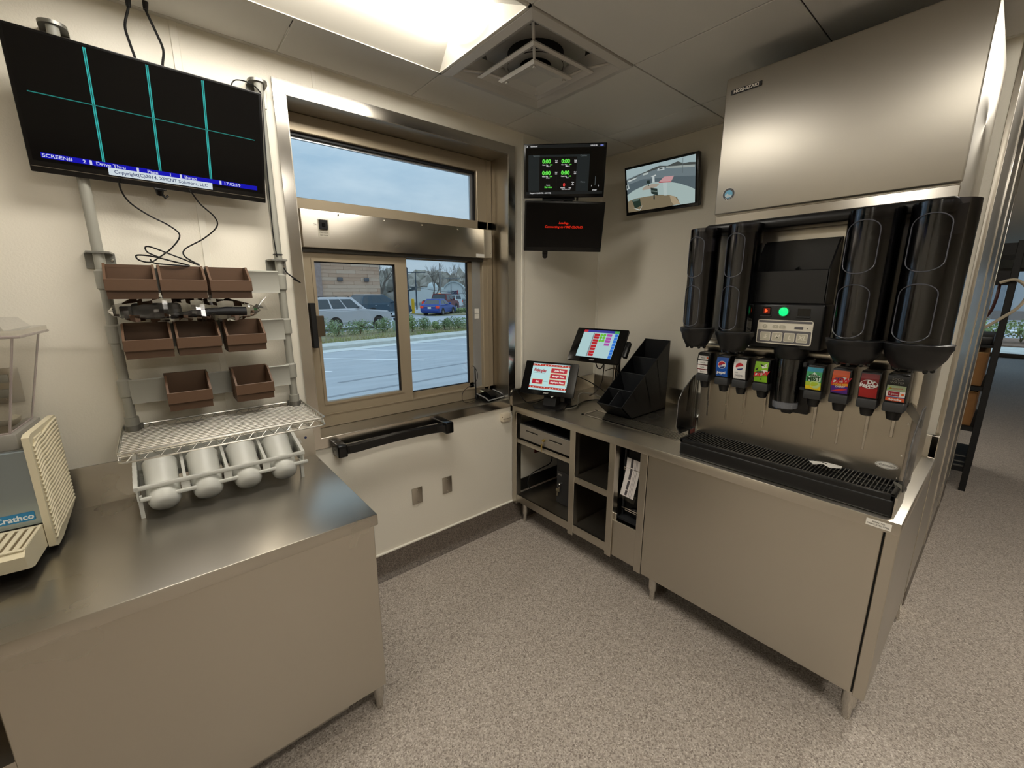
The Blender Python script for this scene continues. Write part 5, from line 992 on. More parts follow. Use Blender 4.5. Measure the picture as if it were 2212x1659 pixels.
# ------------------------------------------------------------------ cup dispensers hung on the rail
def cup_tube(a, r, label, bot=.522):
    tilt = .045 / .5; top = Vector((a - .022, 1.020, .140)); base = Vector((a + .024, bot + .065, .140))
    Wt = SD @ top; Wb = SD @ base; up = (Wt - Wb).normalized(); H = (Wt - Wb).length
    M = frame(Wb, Vector((0, -1, 0)), up)       # local a right, b up the tube, c out
    t = thing('cup_dispenser', label, 'cup dispenser', M=M, group='cup dispensers hung on the soda fountain')
    obj('tube', MB().lathe([(r, 0), (r, H), (r - .003, H), (r - .003, 0)], (0, 0, 0), 'Y', 36), smoke, t, ang=50)
    lin_ = MB().lathe([(r - .005, .03), (r - .005, H * .80)], (0, 0, 0), 'Y', 20, -PI * .15, PI * -.62); obj('inner_sleeve', lin_, blackm, t, ang=60)
    for b0, b1 in ((H * .06, H * .46), (H * .54, H * .92)):
        win = MB(); w = r * .62; n = 10; pts = []
        for k in range(n + 1): th = PI * k / n; pts.append((math.cos(th) * w, b1 - w * .7 + math.sin(th) * w * .7))
        for k in range(n + 1): th = PI + PI * k / n; pts.append((math.cos(th) * w, b0 + w * .7 + math.sin(th) * w * .7))
        path = [(x * .98 - r * .22, y, math.sqrt(max(1e-6, (r + .0012) ** 2 - (x * .98 - r * .22) ** 2))) for x, y in pts]
        obj('window_outline', MB().tube(path, .0016, 5, True), mat('outline_grey', '#4c4d55', .25, 0, .5), t)
    obj('collar', MB().lathe([(r + .001, .022), (r + .010, .018), (r + .011, .004), (r + .006, -.004), (r - .002, -.03), (r * .72, -.060), (r * .55, -.066), (0, -.066)], (0, 0, 0), 'Y', 32), blackp, t, ang=40)
    obj('collar_line', MB().tube([((r + .0108) * math.cos(x), .018, (r + .0108) * math.sin(x)) for x in [2 * PI * k / 32 for k in range(32)]], .0012, 5, True), mat('collar_shine', '#3a3a3c', .15), t)
    for k in range(8):
        th = 2 * PI * k / 8; obj('spring_finger', MB().box((r * .62 * math.cos(th) - .006, -.072, r * .62 * math.sin(th) - .006), (r * .62 * math.cos(th) + .006, -.05, r * .62 * math.sin(th) + .006), .003, 1), blackg, t)
    obj('hanger', MB().box((-.022, H - .03, -r - .035), (.022, H - .005, -r + .004), .004, 1), blackp, t)
cup_tube(.002, .061, 'smoked cup dispenser tube nearest the corner screens')
cup_tube(.163, .063, 'smoked cup dispenser tube just left of the black control console', .515)
cup_tube(.567, .074, 'large smoked cup dispenser tube just right of the black control console', .515)
cup_tube(.726, .075, 'large smoked cup dispenser tube at the outer end of the soda fountain', .515)
# measuring cup behind the guard
mc = thing('measuring_cup', 'clear measuring cup with red marks behind the side guard', 'cup', (2.10, .985, RT))
obj('cup', MB().lathe([(.0, .002), (.026, .002), (.034, .125), (.038, .128), (.036, .125), (.028, .004)], (2.10, .985, RT), seg=24), acryl, mc, ang=50); obj('red_marks', MB().lathe([(.0278, .02), (.0340, .118)], (2.10, .985, RT), seg=6, a0=PI * .85, a1=PI * 1.15), mat('mark_red', '#a8433a', .5), mc)
# ------------------------------------------------------------------ ice machine
IM = FX(1.97, .93, 1.940)
im = thing('ice_machine', 'large stainless ice machine above the soda fountain', 'ice machine', M=IM)
obj('body', MB().box((.006, .0, -.735), (.760, .578, -.016), .003, 1), steelX, im)
obj('front_panel', MB().box((0, .045, -.016), (.765, .580, 0), .006, 3), steelH, im)
obj('lower_band', MB().box((.003, .0, -.02), (.762, .040, -.010), .002, 1), steelS, im)
bd_ = obj('name_badge', MB().box((.023, .5125, 0), (.142, .5305, .003), .001, 1), mat('badge_black', '#141212', .3), im); text('badge_text', 'HOSHIZAKI', .0165, mat('badge_silver', '#cfc8bb', .3, .6), im, (.0825, .5212, .0033), bold=.0005, ext=.0002, sx=1.13)
ex, ey = .055, .124; em = obj('round_emblem', MB().cyl((ex, ey, 0), (ex, ey, .001), .0255, None, 32), cw, im); obj('emblem_ring', MB().lathe([(.0245, .0012), (.0165, .0012)], (ex, ey, 0), seg=32), mat('emblem_black', '#1a1718', .4), im); obj('emblem_center', MB().disc((ex, ey, .0013), .0165), mat('emblem_blue', '#5ba3c4', .4), im); obj('emblem_ice', MB().poly([(ex - .015, ey - .005, .0015), (ex - .006, ey + .004, .0015), (ex + .002, ey - .002, .0015), (ex + .015, ey - .004, .0015), (ex + .010, ey - .013, .0015), (ex - .010, ey - .013, .0015)]), mat('emblem_ice', '#b9c9cf', .4), im)
for k in range(5):
    th = math.radians(232 + k * 19); obj('emblem_star', MB().disc((ex + .0205 * math.cos(th), ey + .0205 * math.sin(th), .0015), .0022, seg=5), cw, im)
obj('hose_clamp', MB().box((.775, -.06, -.35), (.80, .02, -.31), .005, 2), blackg, im)
# ================================================================== beyond the partition: storage rack, storefront
rk = thing('storage_rack', 'black metal storage rack standing past the steel partition', 'rack', (5.4, .3, 0))
for x in (5.055, 5.86):
    for y in (.035, .53): obj('upright', MB().box((x - .02, y - .02, 0), (x + .02, y + .02, 2.03), .002, 1), blackm, rk)
for z_, h in ((1.93, .085), (1.71, .10), (.862, .035), (.52, .035), (.165, .03)):
    for x in (5.055, 5.86): obj('side_bar', MB().box((x - .012, .035, z_), (x + .012, .53, z_ + h)), blackm, rk)
for z_ in (1.215, .875, .535, .18): obj('shelf', MB().box((5.05, .03, z_), (5.87, .54, z_ + .022)), blackm, rk)
obj('basket', MB().box((5.06, .04, .20), (5.07, .50, .215)).box((5.06, .04, .24), (5.07, .50, .25)).box((5.06, .04, .29), (5.07, .5, .30)).box((5.06, .12, .20), (5.07, .13, .30)).box((5.06, .25, .2), (5.07, .26, .3)), mat('basket_grey', '#55534f', .5), rk)
for y0, y1, z0, z1, l in ((.07, .50, .897, 1.17, 'brown cardboard box on the middle shelf of the black rack'), (.075, .50, .557, .845, 'brown cardboard box on the lower shelf of the black rack')):
    b = thing('cardboard_box', l, 'box', (5.4, .28, z0)); obj('carton', MB().box((5.08, y0, z0), (5.80, y1, z1), .004, 1), cardb, b); obj('tape', MB().box((5.079, (y0 + y1) / 2 - .03, z0 + .06), (5.081, (y0 + y1) / 2 + .03, z0 + .09)), mat('tape_tan', '#b9a57a', .4), b); obj('top_flap', MB().box((5.08, y0, z1 - .002), (5.80, (y0 + y1) / 2 - .003, z1 + .003)).box((5.08, (y0 + y1) / 2 + .003, z1 - .002), (5.80, y1, z1 + .003)), mat('carton_pale', '#c09a68', .8), b)
cord('hose', [(5.0, .10, 1.72), (5.0, .02, 1.74), (5.0, -.05, 1.66), (5.0, -.03, 1.55), (5.02, .05, 1.45), (5.05, .14, 1.36), (5.10, .22, 1.30)], .012, 'pale hose looped over the end of the black rack', mat('hose_pale', '#c9bda6', .45))
cord('hose', [(5.12, .10, 1.73), (5.10, .10, 1.60), (5.12, .12, 1.48), (5.16, .18, 1.38), (5.2, .24, 1.25)], .010, 'dark red hose hanging inside the black rack', mat('hose_red', '#4a2422', .45))
gp = thing('storage_tub', 'black tub on the upper shelf of the black rack', 'tub', (5.4, .3, 1.237)); obj('tub', MB().box((5.08, .06, 1.238), (5.80, .5, 1.30), .01, 2), blackp, gp)
# storefront at the far end
sf = thing('window_2', None, None, (16.7, -1.5, 0), kind='structure')
fm_ = mat('storefront_metal', '#5d5b57', .4, .6); m = MB()
for y in (-4.9, -3.4, -1.9, -.55, .75, 2.0): m.box((16.68, y - .03, 0), (16.76, y + .03, 2.75))
m.box((16.68, -4.9, 0), (16.76, 2.1, .10)); m.box((16.68, -4.9, 2.15), (16.76, 2.1, 2.24)); obj('frame', m, fm_, sf); obj('pane', MB().box((16.715, -4.9, .1), (16.722, 2.1, 2.62)), glass, sf, ang=0); obj('header', MB().box((16.69, -4.9, 2.24), (16.75, 2.1, 2.75)), mat('header_pale', '#a8a6a0', .6), sf)
# ================================================================== outdoors
GZ = -.35
asph = mat('asphalt', '#a6a9ad', .85, var=(2.2, '#b4b7bb', 6, .3, .7), bump=(60, .15, .01), vscale=(.35, 1.6, 1))
conc = mat('kerb_concrete', '#cfcfc8', .85, var=(3, '#bdbdb6', 4))
paintw = mat('road_paint', '#ececec', .7)
gnd = struct('ground_asphalt', MB().box((-70, 2.41, GZ - .3), (150, 160, GZ)), asph, ang=0)
struct('ground_side', MB().box((16.9, -70, GZ - .3), (150, 2.41, GZ)), asph, ang=0)
KA = math.radians(8.2)
def K(u, v, z_=0): return (u * math.cos(KA) - v * math.sin(KA), 14.42 + u * math.sin(KA) + v * math.cos(KA), GZ + z_)   # u along the kerb, v away from the window
ln = None
for k in range(-2, 8):
    x = 2.35 + 2.73 * k; p = Vector((x, 15.35 - .16 * (k - 1) * 0 + .35 * (k - 1) / 3, GZ + .004)); d = Vector((.69, -.73, 0)); n_ = Vector((.73, .69, 0)) * .06
    obj('parking_line', MB().quad(p - n_, p + n_, p + d * 5.4 + n_, p + d * 5.4 - n_), paintw, gnd)
sk_ = mat('tyre_dark', '#8b8f94', .8)
for y, x0, x1 in ((7.2, 2, 9), (8.3, 2, 11), (9.6, 3, 12), (5.6, 1, 8)): obj('tyre_streak', MB().quad((x0, y, GZ + .003), (x1, y + .9, GZ + .003), (x1, y + 1.02, GZ + .003), (x0, y + .12, GZ + .003)), sk_, gnd)
kb = MB(); kb.prism([K(-8, .5, .0), K(-8, .5, .13), K(-8, .72, .16), K(-8, 1.3, .16), K(-8, 1.3, 0)], Vector(K(26, 0)) - Vector(K(-8, 0))); obj('kerb', kb, conc, gnd)
obj('gutter', MB().quad(K(-8, -.15, .005), K(26, -.15, .005), K(26, .5, .012), K(-8, .5, .012)), mat('gutter_pale', '#d2d3cf', .85), gnd)
soil = mat('soil', '#7a705c', .95, var=(2.5, '#8f8a62', 5, .35, .6)); obj('planting_bed', MB().prism([K(-8, 1.3, 0), K(-8, 1.3, .14), K(-8, 3.0, .20), K(-8, 5.2, .16), K(-8, 5.6, 0)], Vector(K(21, 0)) - Vector(K(-8, 0))), soil, gnd)
rg = random.Random(5)
gs = MB()
for k in range(7000):
    u = rg.uniform(-7, 21); v = 1.32 + 4.0 * rg.random() ** 1.7; x, y, z_ = K(u, v, .15); h = rg.uniform(.05, .16); a = rg.uniform(0, PI); gs.poly([(x - .02 * math.cos(a), y - .02 * math.sin(a), z_), (x + .02 * math.cos(a), y + .02 * math.sin(a), z_), (x + rg.uniform(-.05, .05), y, z_ + h)])
g_ = obj('grass', gs, mat('grass_dry', '#8f9a5a', .9, var=(1.2, '#b0a377', 3, .4, .6)), ang=0); tag(g_, 'thin dry grass along the kerb outside the window', 'grass', kind='stuff')
leafm = [mat('shrub_leaf', '#6f845d', .75, var=(7, '#93a67a', 3)), mat('shrub_leaf_b', '#7f9461', .75, var=(7, '#a9b67a', 3))]
def shrub(x, y, z_, w, h, label, n=900, s=.055, m=0, group='shrubs along the kerb'):
    t = thing('shrub', label, 'shrub', (x, y, z_), group=group); L_ = MB()
    lobes = [(rg.uniform(-.3, .3) * w, rg.uniform(-.3, .3) * w, h * rg.uniform(.4, .62), rg.uniform(.30, .42)) for _ in range(6)]
    for k in range(n):
        lx, ly, lz, lr = rg.choice(lobes); d = Vector((rg.gauss(0, 1), rg.gauss(0, 1), rg.gauss(0, 1))).normalized() * rg.uniform(.75, 1.08)
        p = Vector((x + lx + d.x * lr * w * .75, y + ly + d.y * lr * w * .75, z_ + max(.03, lz + d.z * lr * h * 1.0))); a = Vector((rg.gauss(0, 1), rg.gauss(0, 1), rg.gauss(0, 1))).normalized(); b = a.cross(d).normalized() if a.cross(d).length > .01 else Vector((1, 0, 0)); q = rg.uniform(.6, 1.3) * s
        L_.quad(p - b * q * .5, p + a * q * .5, p + b * q * .5, p - a * q * .5)
    obj('foliage', L_, leafm[m], t, ang=0); st_ = MB()
    for k in range(4): st_.cyl((x, y, z_), (x + rg.uniform(-.2, .2) * w, y + rg.uniform(-.2, .2) * w, z_ + h * .6), .015, .008, 5)
    obj('stems', st_, mat('stem_brown', '#6a5a45', .9), t)
q = 2.0 / 1.8; zb_ = GZ + .17
for i, (x, y, w, h, l, m) in enumerate(((5.30, 16.62, 1.15, .72, 'rounded shrub below the silver SUV, nearest the black pull bar', 0), (6.30, 16.9, 1.15, .68, 'rounded shrub in front of the silver SUV door', 0), (7.28, 17.0, 1.0, .66, 'dense shrub in front of the silver SUV bumper', 0), (8.36, 16.45, .55, .80, 'loose pale shrub just past the window mullion', 1), (9.05, 16.65, .72, .66, 'round shrub below the blue sedan', 0), (9.62, 16.6, .35, .42, 'small pale sprig between two shrubs under the blue sedan', 1), (10.08, 16.65, .75, .60, 'shrub left of the pair near the right window edge', 0), (10.80, 16.6, .95, .64, 'wider shrub right of the pair near the window edge', 0), (11.95, 17.3, .6, .55, 'last shrub cut off by the right edge of the window', 1))):
    shrub(x * q, y * q, zb_, w * q * .95, h * q, l, m=m)
ub = thing('utility_pedestal', 'pale green utility pedestal among the shrubs', 'utility box', (9.06, 19.4, zb_)); obj('case', MB().box((8.9, 19.25, zb_ - .02), (9.25, 19.55, zb_ + .5), .03, 2), mat('pale_green', '#9fae9a', .6), ub); obj('cap', MB().box((8.93, 19.27, zb_ + .52), (9.1, 19.5, zb_ + .64), .02, 1), blackm, ub); obj('cap_post', MB().box((8.97, 19.35, zb_ + .49), (9.03, 19.42, zb_ + .53)), blackm, ub)
# ------------------------------------------------------------------ vehicles
carglass = mat('car_glass', '#3f4a52', .08, 0, .6); tyre = mat('tyre', '#1b1b1d', .8); rimm = mat('rim_alloy', '#b9bcc0', .3, .7); redl = mat('tail_red', '#b3261c', .25, emit='#e0502f', es=.35); clearl = mat('lamp_clear', '#d9dde0', .1, emit='#ffffff', es=.25); plastic = mat('car_trim', '#2a2b2d', .6)
def car(name, label, x, y, head, paint, kind, group=None):
    M = Matrix.Translation((x, y, GZ)) @ Matrix.Rotation(math.radians(head), 4, 'Z'); t = thing(name, label, 'car', M=M)   # local: x forward from rear axle, y left, z up
    if kind == 'suv': wb_, ro_, fo_, Wd, bz, hz, rz, wr_ = 2.70, .98, .92, 1.80, 1.12, 1.08, 1.74, .37; gb, gt = (-.93, 1.98), (-.80, 1.22)
    elif kind == 'cuv': wb_, ro_, fo_, Wd, bz, hz, rz, wr_ = 3.02, 1.05, 1.02, 2.0, 1.15, 1.10, 1.78, .38; gb, gt = (-1.0, 2.55), (-.62, 1.45)
    elif kind == 'sedan': wb_, ro_, fo_, Wd, bz, hz, rz, wr_ = 2.67, .95, .90, 1.76, .95, .92, 1.43, .32; gb, gt = (-.62, 2.05), (-.02, 1.05)
    else: wb_, ro_, fo_, Wd, bz, hz, rz, wr_ = 3.5, 1.15, .95, 1.95, 1.22, 1.20, 1.88, .40; gb, gt = (.95, 3.15), (1.15, 2.55)
    h = Wd / 2; fx_ = wb_ + fo_; rx = -ro_
    if kind == 'sedan': side = [(rx, .40), (rx - .03, .62), (rx + .04, .98), (rx + .30, 1.02), (gb[0], bz), (gb[1], bz), (fx_ - .35, .80), (fx_ - .05, .66), (fx_, .40), (fx_ - .1, .22), (rx + .1, .24)]
    else: side = [(rx, .45), (rx - .04, .60), (rx - .02, bz), (gb[1], bz), (fx_ - .25, hz - .08), (fx_ - .02, hz - .22), (fx_ + .03, .62), (fx_, .40), (fx_ - .15, .30), (rx + .1, .34)]
    bm = bmesh.new(); vs = []
    for s_ in (-1, 1): vs.append([bm.verts.new((px_, s_ * h, pz)) for px_, pz in side])
    bm.faces.new(list(reversed(vs[0]))); bm.faces.new(vs[1]); n = len(side)
    for i in range(n): j = (i + 1) % n; bm.faces.new((vs[0][i], vs[0][j], vs[1][j], vs[1][i]))
    bmesh.ops.recalc_face_normals(bm, faces=bm.faces); bmesh.ops.bevel(bm, geom=[e for e in bm.edges if len(e.link_faces) == 2 and e.calc_face_angle() > .6], offset=.07, segments=3, affect='EDGES')
    body = obj('body', MB().addbm(bm), paint, t, ang=40)
    hb, ht = h - .05, h - .24
    gh = MB(); B = [(gb[0], -hb, bz - .03), (gb[1], -hb, bz - .03), (gb[1], hb, bz - .03), (gb[0], hb, bz - .03)]; T_ = [(gt[0], -ht, rz), (gt[1], -ht, rz), (gt[1], ht, rz), (gt[0], ht, rz)]
    for i in range(4): gh.quad(B[i], B[(i + 1) % 4], T_[(i + 1) % 4], T_[i])
    gh.poly(T_); obj('cabin', gh, paint, t, ang=10); obj('roof', MB().box((gt[0] - .02, -ht - .01, rz - .03), (gt[1] + .03, ht + .01, rz + .025), .025, 2), paint, t)
    def sp_(fx, fz, s_, e=.012):       # fraction along the cabin side: fx 0 rear .. 1 front, fz 0 belt .. 1 roof
        xb = gb[0] + (gb[1] - gb[0]) * fx; xt = gt[0] + (gt[1] - gt[0]) * fx; return (xb + (xt - xb) * fz, s_ * (hb + (ht - hb) * fz + e), bz - .03 + (rz - bz + .03) * fz)
    cuts = {'suv': ((.03, .27), (.31, .58), (.61, .90)), 'cuv': ((.04, .26), (.29, .60), (.63, .93)), 'sedan': ((.14, .50), (.53, .90)), 'pickup': ((.06, .45), (.50, .90))}[kind]
    for s_ in (-1, 1):
        for a, b in cuts: obj('side_window', MB().quad(sp_(a, .14, s_), sp_(b, .14, s_), sp_(b, .88, s_), sp_(a, .88, s_)), carglass, t, ang=0)
    def ep(end, fy, fz, e=.012):
        xb, xt = (gb[1], gt[1]) if end else (gb[0], gt[0]); s_ = 1 if end else -1; return (xb + (xt - xb) * fz + s_ * e, (hb + (ht - hb) * fz) * fy, bz - .03 + (rz - bz + .03) * fz)
    obj('windshield', MB().quad(ep(1, -.9, .08), ep(1, .9, .08), ep(1, .88, .92), ep(1, -.88, .92)), mat('windscreen', '#8fa3ab', .08, 0, .6), t, ang=0); obj('rear_window', MB().quad(ep(0, -.88, .10), ep(0, .88, .10), ep(0, .86, .90), ep(0, -.86, .90)), carglass, t, ang=0)
    for ax in (0, wb_):
        for s_ in (-1, 1):
            w = obj('wheel', MB().lathe([(wr_ * .6, -.10), (wr_ * .92, -.11), (wr_, -.07), (wr_, .07), (wr_ * .92, .11), (wr_ * .6, .10)], (ax, s_ * (h - .10), wr_), 'Y', 24), tyre, t); obj('rim', MB().lathe([(0, s_ * .108), (wr_ * .25, s_ * .112), (wr_ * .62, s_ * .10), (wr_ * .64, s_ * .112)], (ax, s_ * (h - .10), wr_), 'Y', 10), rimm, w, ang=15)
            ar = MB(); N_ = 14; R0, R1 = wr_ * 1.04, wr_ * 1.24
            for k in range(N_): a0, a1 = PI * k / N_, PI * (k + 1) / N_; yy = s_ * (h + .012); ar.quad((ax + R0 * math.cos(a0), yy, wr_ + R0 * math.sin(a0)), (ax + R0 * math.cos(a1), yy, wr_ + R0 * math.sin(a1)), (ax + R1 * math.cos(a1), yy, wr_ + R1 * math.sin(a1)), (ax + R1 * math.cos(a0), yy, wr_ + R1 * math.sin(a0)))
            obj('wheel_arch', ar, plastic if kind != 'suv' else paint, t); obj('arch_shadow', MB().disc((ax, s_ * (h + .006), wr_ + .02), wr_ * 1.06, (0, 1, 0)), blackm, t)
    for s_ in (-1, 1):
        obj('headlamp', MB().box((fx_ - .14, s_ * (h - .45) - .16, hz - .40), (fx_ + .035, s_ * (h - .45) + .30 * (1 if s_ > 0 else 1) - .14, hz - .22), .03, 2), clearl, t); obj('tail_lamp', MB().box((rx - .055, s_ * (h - .16) - .15, bz - .30), (rx + .12, s_ * (h - .16) + .155, bz - .08), .03, 2), redl, t); obj('mirror', MB().box((gb[1] - .55, s_ * (h + .10) - .10, bz + .02), (gb[1] - .42, s_ * (h + .10) + .10, bz + .18), .03, 2), paint, t)
        for a, b in cuts[-2:]: hx = gb[0] + (gb[1] - gb[0]) * (a + .06); obj('door_handle', MB().box((hx, s_ * h - .005, bz - .17), (hx + .16, s_ * h + .03, bz - .13), .01, 1), rimm if kind == 'cuv' else paint, t)
        obj('sill_trim', MB().box((.45, s_ * h - .01, .33), (wb_ - .45, s_ * h + .02, .47), .01, 1), rimm if kind in ('cuv', 'suv') else paint, t)
        if kind in ('suv', 'cuv'): obj('roof_rail', MB().tube([(gt[0] + .1, s_ * ht * .92, rz + .02), (gt[0] + .2, s_ * ht * .92, rz + .08), (gt[1] - .25, s_ * ht * .92, rz + .08), (gt[1] - .12, s_ * ht * .92, rz + .02)], .02, 6), rimm if kind == 'cuv' else plastic, t)
    obj('grille', MB().box((fx_ - .02, -h * .42, hz - .40), (fx_ + .045, h * .42, hz - .24), .01, 1), plastic if kind != 'suv' else blackg, t); obj('front_bumper', MB().box((fx_ - .10, -h * .96, .40), (fx_ + .10, h * .96, .60), .04, 2), paint, t); obj('rear_bumper', MB().box((rx - .10, -h * .95, .42), (rx + .10, h * .95, .60), .04, 2), paint, t); obj('license_plate', MB().box((rx - .06, -.16, bz - .33), (rx - .035, .16, bz - .17)), paper, t); obj('chrome_strip', MB().box((rx - .055, -h * .6, bz - .13), (rx - .03, h * .6, bz - .10)), rimm, t)
    if kind == 'pickup': obj('bed_well', MB().box((rx + .1, -h + .12, bz - .02), (gb[0] - .08, h - .12, bz + .004)), blackm, t); obj('beacon', MB().box((gt[0] + .02, -.12, rz + .02), (gt[0] + .12, .12, rz + .07), .02, 1), mat('beacon_amber', '#e09a50', .3, emit='#ffb060', es=.8), t)
    return t
silver = mat('paint_silver', '#cbc8cb', .28, .35); slate = mat('paint_slate', '#4a5a66', .22, .3); bluec = mat('paint_blue', '#2f4f9e', .22, .2); redc = mat('paint_maroon', '#6e2a30', .25, .2); whitec = mat('paint_white', '#d6d9da', .3)
car('suv', 'silver SUV parked behind the shrubs', 7.12, 23.9, 13.5, silver, 'suv'); car('suv', 'dark slate SUV partly hidden by the window mullion', 13.3, 34.2, 14, slate, 'cuv')
car('sedan', 'blue sedan seen from behind with lit tail lamps', 19.3, 33.6, 38, bluec, 'sedan'); car('pickup_truck', 'dark red pickup truck ahead of the blue sedan', 22.6, 39.0, 36, redc, 'pickup')
car('sedan', 'white car parked before the arches of the white plaza', 30.2, 47.2, 150, whitec, 'suv'); car('sedan', 'grey car at the far right of the plaza parking', 34.6, 44.6, 140, mat('paint_grey', '#7c8288', .3), 'sedan'); 
bo_ = thing('bollard', 'yellow bollard beside the blue sedan', 'bollard', (19.75, 38.4, GZ)); obj('sleeve', MB().lathe([(.15, 0), (.15, 1.32), (.12, 1.40), (0, 1.44)], (19.75, 38.4, GZ), seg=16), mat('safety_yellow', '#e0b21c', .5), bo_)
# ------------------------------------------------------------------ brown plank building
bb = thing('restaurant_building', 'brown plank-clad building behind the parked SUVs', 'building', (17, 50, GZ))
obj('wall', MB().box((2, 50.05, GZ), (21.5, 62, 6.8)), mat('bldg_brown', '#b3917a', .8), bb); obj('side_wall', MB().box((21.5, 50.6, GZ), (21.7, 62, 6.8)), mat('bldg_tan', '#a58c77', .8), bb)
pm = [mat('plank_a', '#cfae94', .8, var=(2, '#c4a086', 4), vscale=(.3, 1, 4)), mat('plank_b', '#c9a68b', .8, var=(2, '#bd967b', 4), vscale=(.3, 1, 4)), mat('plank_c', '#d4b69d', .8, var=(2, '#caab92', 4), vscale=(.3, 1, 4))]
pk = {}
for r in range(17):
    x = 14.75 - (r * 1.37) % 2.2
    while x < 21.5:
        L_ = 2.2; x0, x1 = max(x, 14.75), min(x + L_, 21.5)
        if x1 - x0 > .05:
            key = (round(x1 - x0, 2), rg.randrange(3))
            if key not in pk: p_ = obj('plank', MB().box((0, 0, 0), (x1 - x0 - .02, .06, .395), .01, 1), pm[key[1]], bb); pk[key] = p_; p_.data.transform(Matrix.Translation((17, 50, GZ))); p_.location = Vector((x0, 50, GZ + .05 + r * .41)) - Vector((17, 50, GZ))
            else: inst(pk[key], bb, (x0, 50, GZ + .05 + r * .41), 'plank')
        x += L_
obj('corner_pier', MB().box((13.6, 49.7, GZ), (14.74, 50.2, 6.8), .03, 1), mat('pier_grey', '#a8938a', .85, var=(3, '#98837a', 4)), bb); obj('parapet_cap', MB().box((1.9, 49.6, 6.8), (21.8, 62, 7.05)), mat('cap_dark', '#4c4540', .6), bb)
for x in (16.75, 19.80): obj('wall_lamp', MB().box((x - .30, 49.72, 2.92), (x + .30, 50.0, 3.38), .10, 3), mat('lamp_grey', '#5f5c5e', .5), bb)
# ------------------------------------------------------------------ white shopping plaza
CAMP = Vector((0, 0, 1.65)); RG = Vector((.7625, -.6470, 0)); BK = Vector((.647, .7625, 0))
PO = Vector((27.6, 53.75, GZ)); PMx = frame(PO, RG, (0, 0, 1)); pzs = .0663
pl = thing('shopping_plaza', 'white shopping plaza with domes and arched entries across the lot', 'building', M=PMx)
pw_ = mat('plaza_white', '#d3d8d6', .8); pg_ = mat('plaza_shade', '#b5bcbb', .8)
def U(px): return (px - 890) * pzs
def Vv(py): return (664 - py) * pzs * 1.02
m = MB(); m.box((U(880), 0, -6), (U(908), Vv(631), 0)); m.box((U(908), 0, -6), (U(948), Vv(624), 0)); m.box((U(948), 0, -6), (U(1030), Vv(625.5), 0)); obj('facade', m, pw_, pl)
arc = [(U(957), Vv(626), .12)] + [(U(957) + (U(997) - U(957)) * k / 16, Vv(626) + (Vv(613.5) - Vv(626)) * math.sin(PI * k / 16) ** .7, .12) for k in range(17)] + [(U(997), Vv(626), .12)]
obj('arched_gable', MB().prism([(U(957), Vv(646), .12)] + arc[1:-1] + [(U(997), Vv(646), .12)], (0, 0, -3)), pw_, pl, ang=20); obj('gable_trim', MB().tube([(x, y + .05, .2) for x, y, _ in arc[1:-1]], .12, 5), pg_, pl)
obj('dome', MB().lathe([(11.2 * pzs * math.cos(a), 11.2 * pzs * math.sin(a)) for a in [PI / 2 * k / 8 for k in range(9)]], (U(926), Vv(624), -2.5), 'Y', 20), mat('dome_grey', '#c4cccc', .6), pl)
obj('canopy_band', MB().box((U(955), Vv(648), 0), (U(1028), Vv(645.5), .35)), pg_, pl)
for x0, x1 in ((969, 983), (986, 997.5), (1000, 1012)):
    w = (U(x1) - U(x0)) / 2; c_ = (U(x0) + U(x1)) / 2; pts = [(c_ - w, 0, .30)] + [(c_ - w * math.cos(PI * k / 8), Vv(654) + math.sin(PI * k / 8) * w * .55, .30) for k in range(9)] + [(c_ + w, 0, .30)]
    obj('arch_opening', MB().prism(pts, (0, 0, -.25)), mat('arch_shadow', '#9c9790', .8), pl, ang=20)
    for f_ in (.25, .55): obj('arch_column', MB().box((U(x0) + (U(x1) - U(x0)) * f_, 0, .3), (U(x0) + (U(x1) - U(x0)) * (f_ + .14), Vv(654), .42)), pw_, pl)
for k in range(6): x = 893 + k * 10; obj('window_bay', MB().box((U(x), .3, -.02), (U(x + 6), Vv(654), .05)), mat('plaza_glass', '#8f9aa0', .3), pl)
text('plaza_sign', 'KI', .74, mat('sign_pale', '#a9b7c0', .6), pl, (U(969), Vv(634.5), .2), bold=.03, ext=.04); text('plaza_sign', 'DS', .66, mat('sign_navy', '#3c3f63', .6), pl, (U(977.5), Vv(634.5), .2), bold=.02, ext=.04); text('plaza_sign', '1', .80, mat('sign_red', '#a2454c', .6), pl, (U(984.5), Vv(634.5), .2), bold=.03, ext=.04)
# poles, wires, menu boards
polem = mat('pole_grey', '#7d7f80', .6); poled = mat('pole_dark', '#3d4650', .5)
def WP(px, D): # ground spot under an image column at depth D
    d = Vector((.6318, .7452, 0)).normalized() * D + RG * ((px - 1106) / F_PX * D * 1.0); return Vector((d.x, d.y, GZ))
def light_pole(px, D, h, label, mtl, head, r=.09):
    p = WP(px, D); t = thing('light_pole', label, 'pole', tuple(p)); obj('shaft', MB().cyl(p, p + Vector((0, 0, h)), r, r * .7, 10), mtl, t)
    if head == 'T': a = p + Vector((0, 0, h)); obj('lamp_head', MB().tube([a - RG * .8, a + RG * .8], .07, 6).box(tuple(a - RG * .9 - Vector((.25, .25, .05))), tuple(a - RG * .9 + Vector((.25, .25, .06)))).box(tuple(a + RG * .9 - Vector((.25, .25, .05))), tuple(a + RG * .9 + Vector((.25, .25, .06)))), mtl, t)
    elif head == 'L': a = p + Vector((0, 0, h)); obj('lamp_head', MB().tube([a, a - RG * 1.1], .08, 6), mtl, t)
light_pole(887, 48, 4.7, 'dark tall lot lamp pole at the window mullion', poled, 'L', .12); light_pole(904, 52, 4.4, 'lot lamp pole with a two-armed head behind the menu canopy', poled, 'T'); light_pole(978, 58, 3.9, 'thin lot lamp pole before the arched gable', polem, 'T', .07)
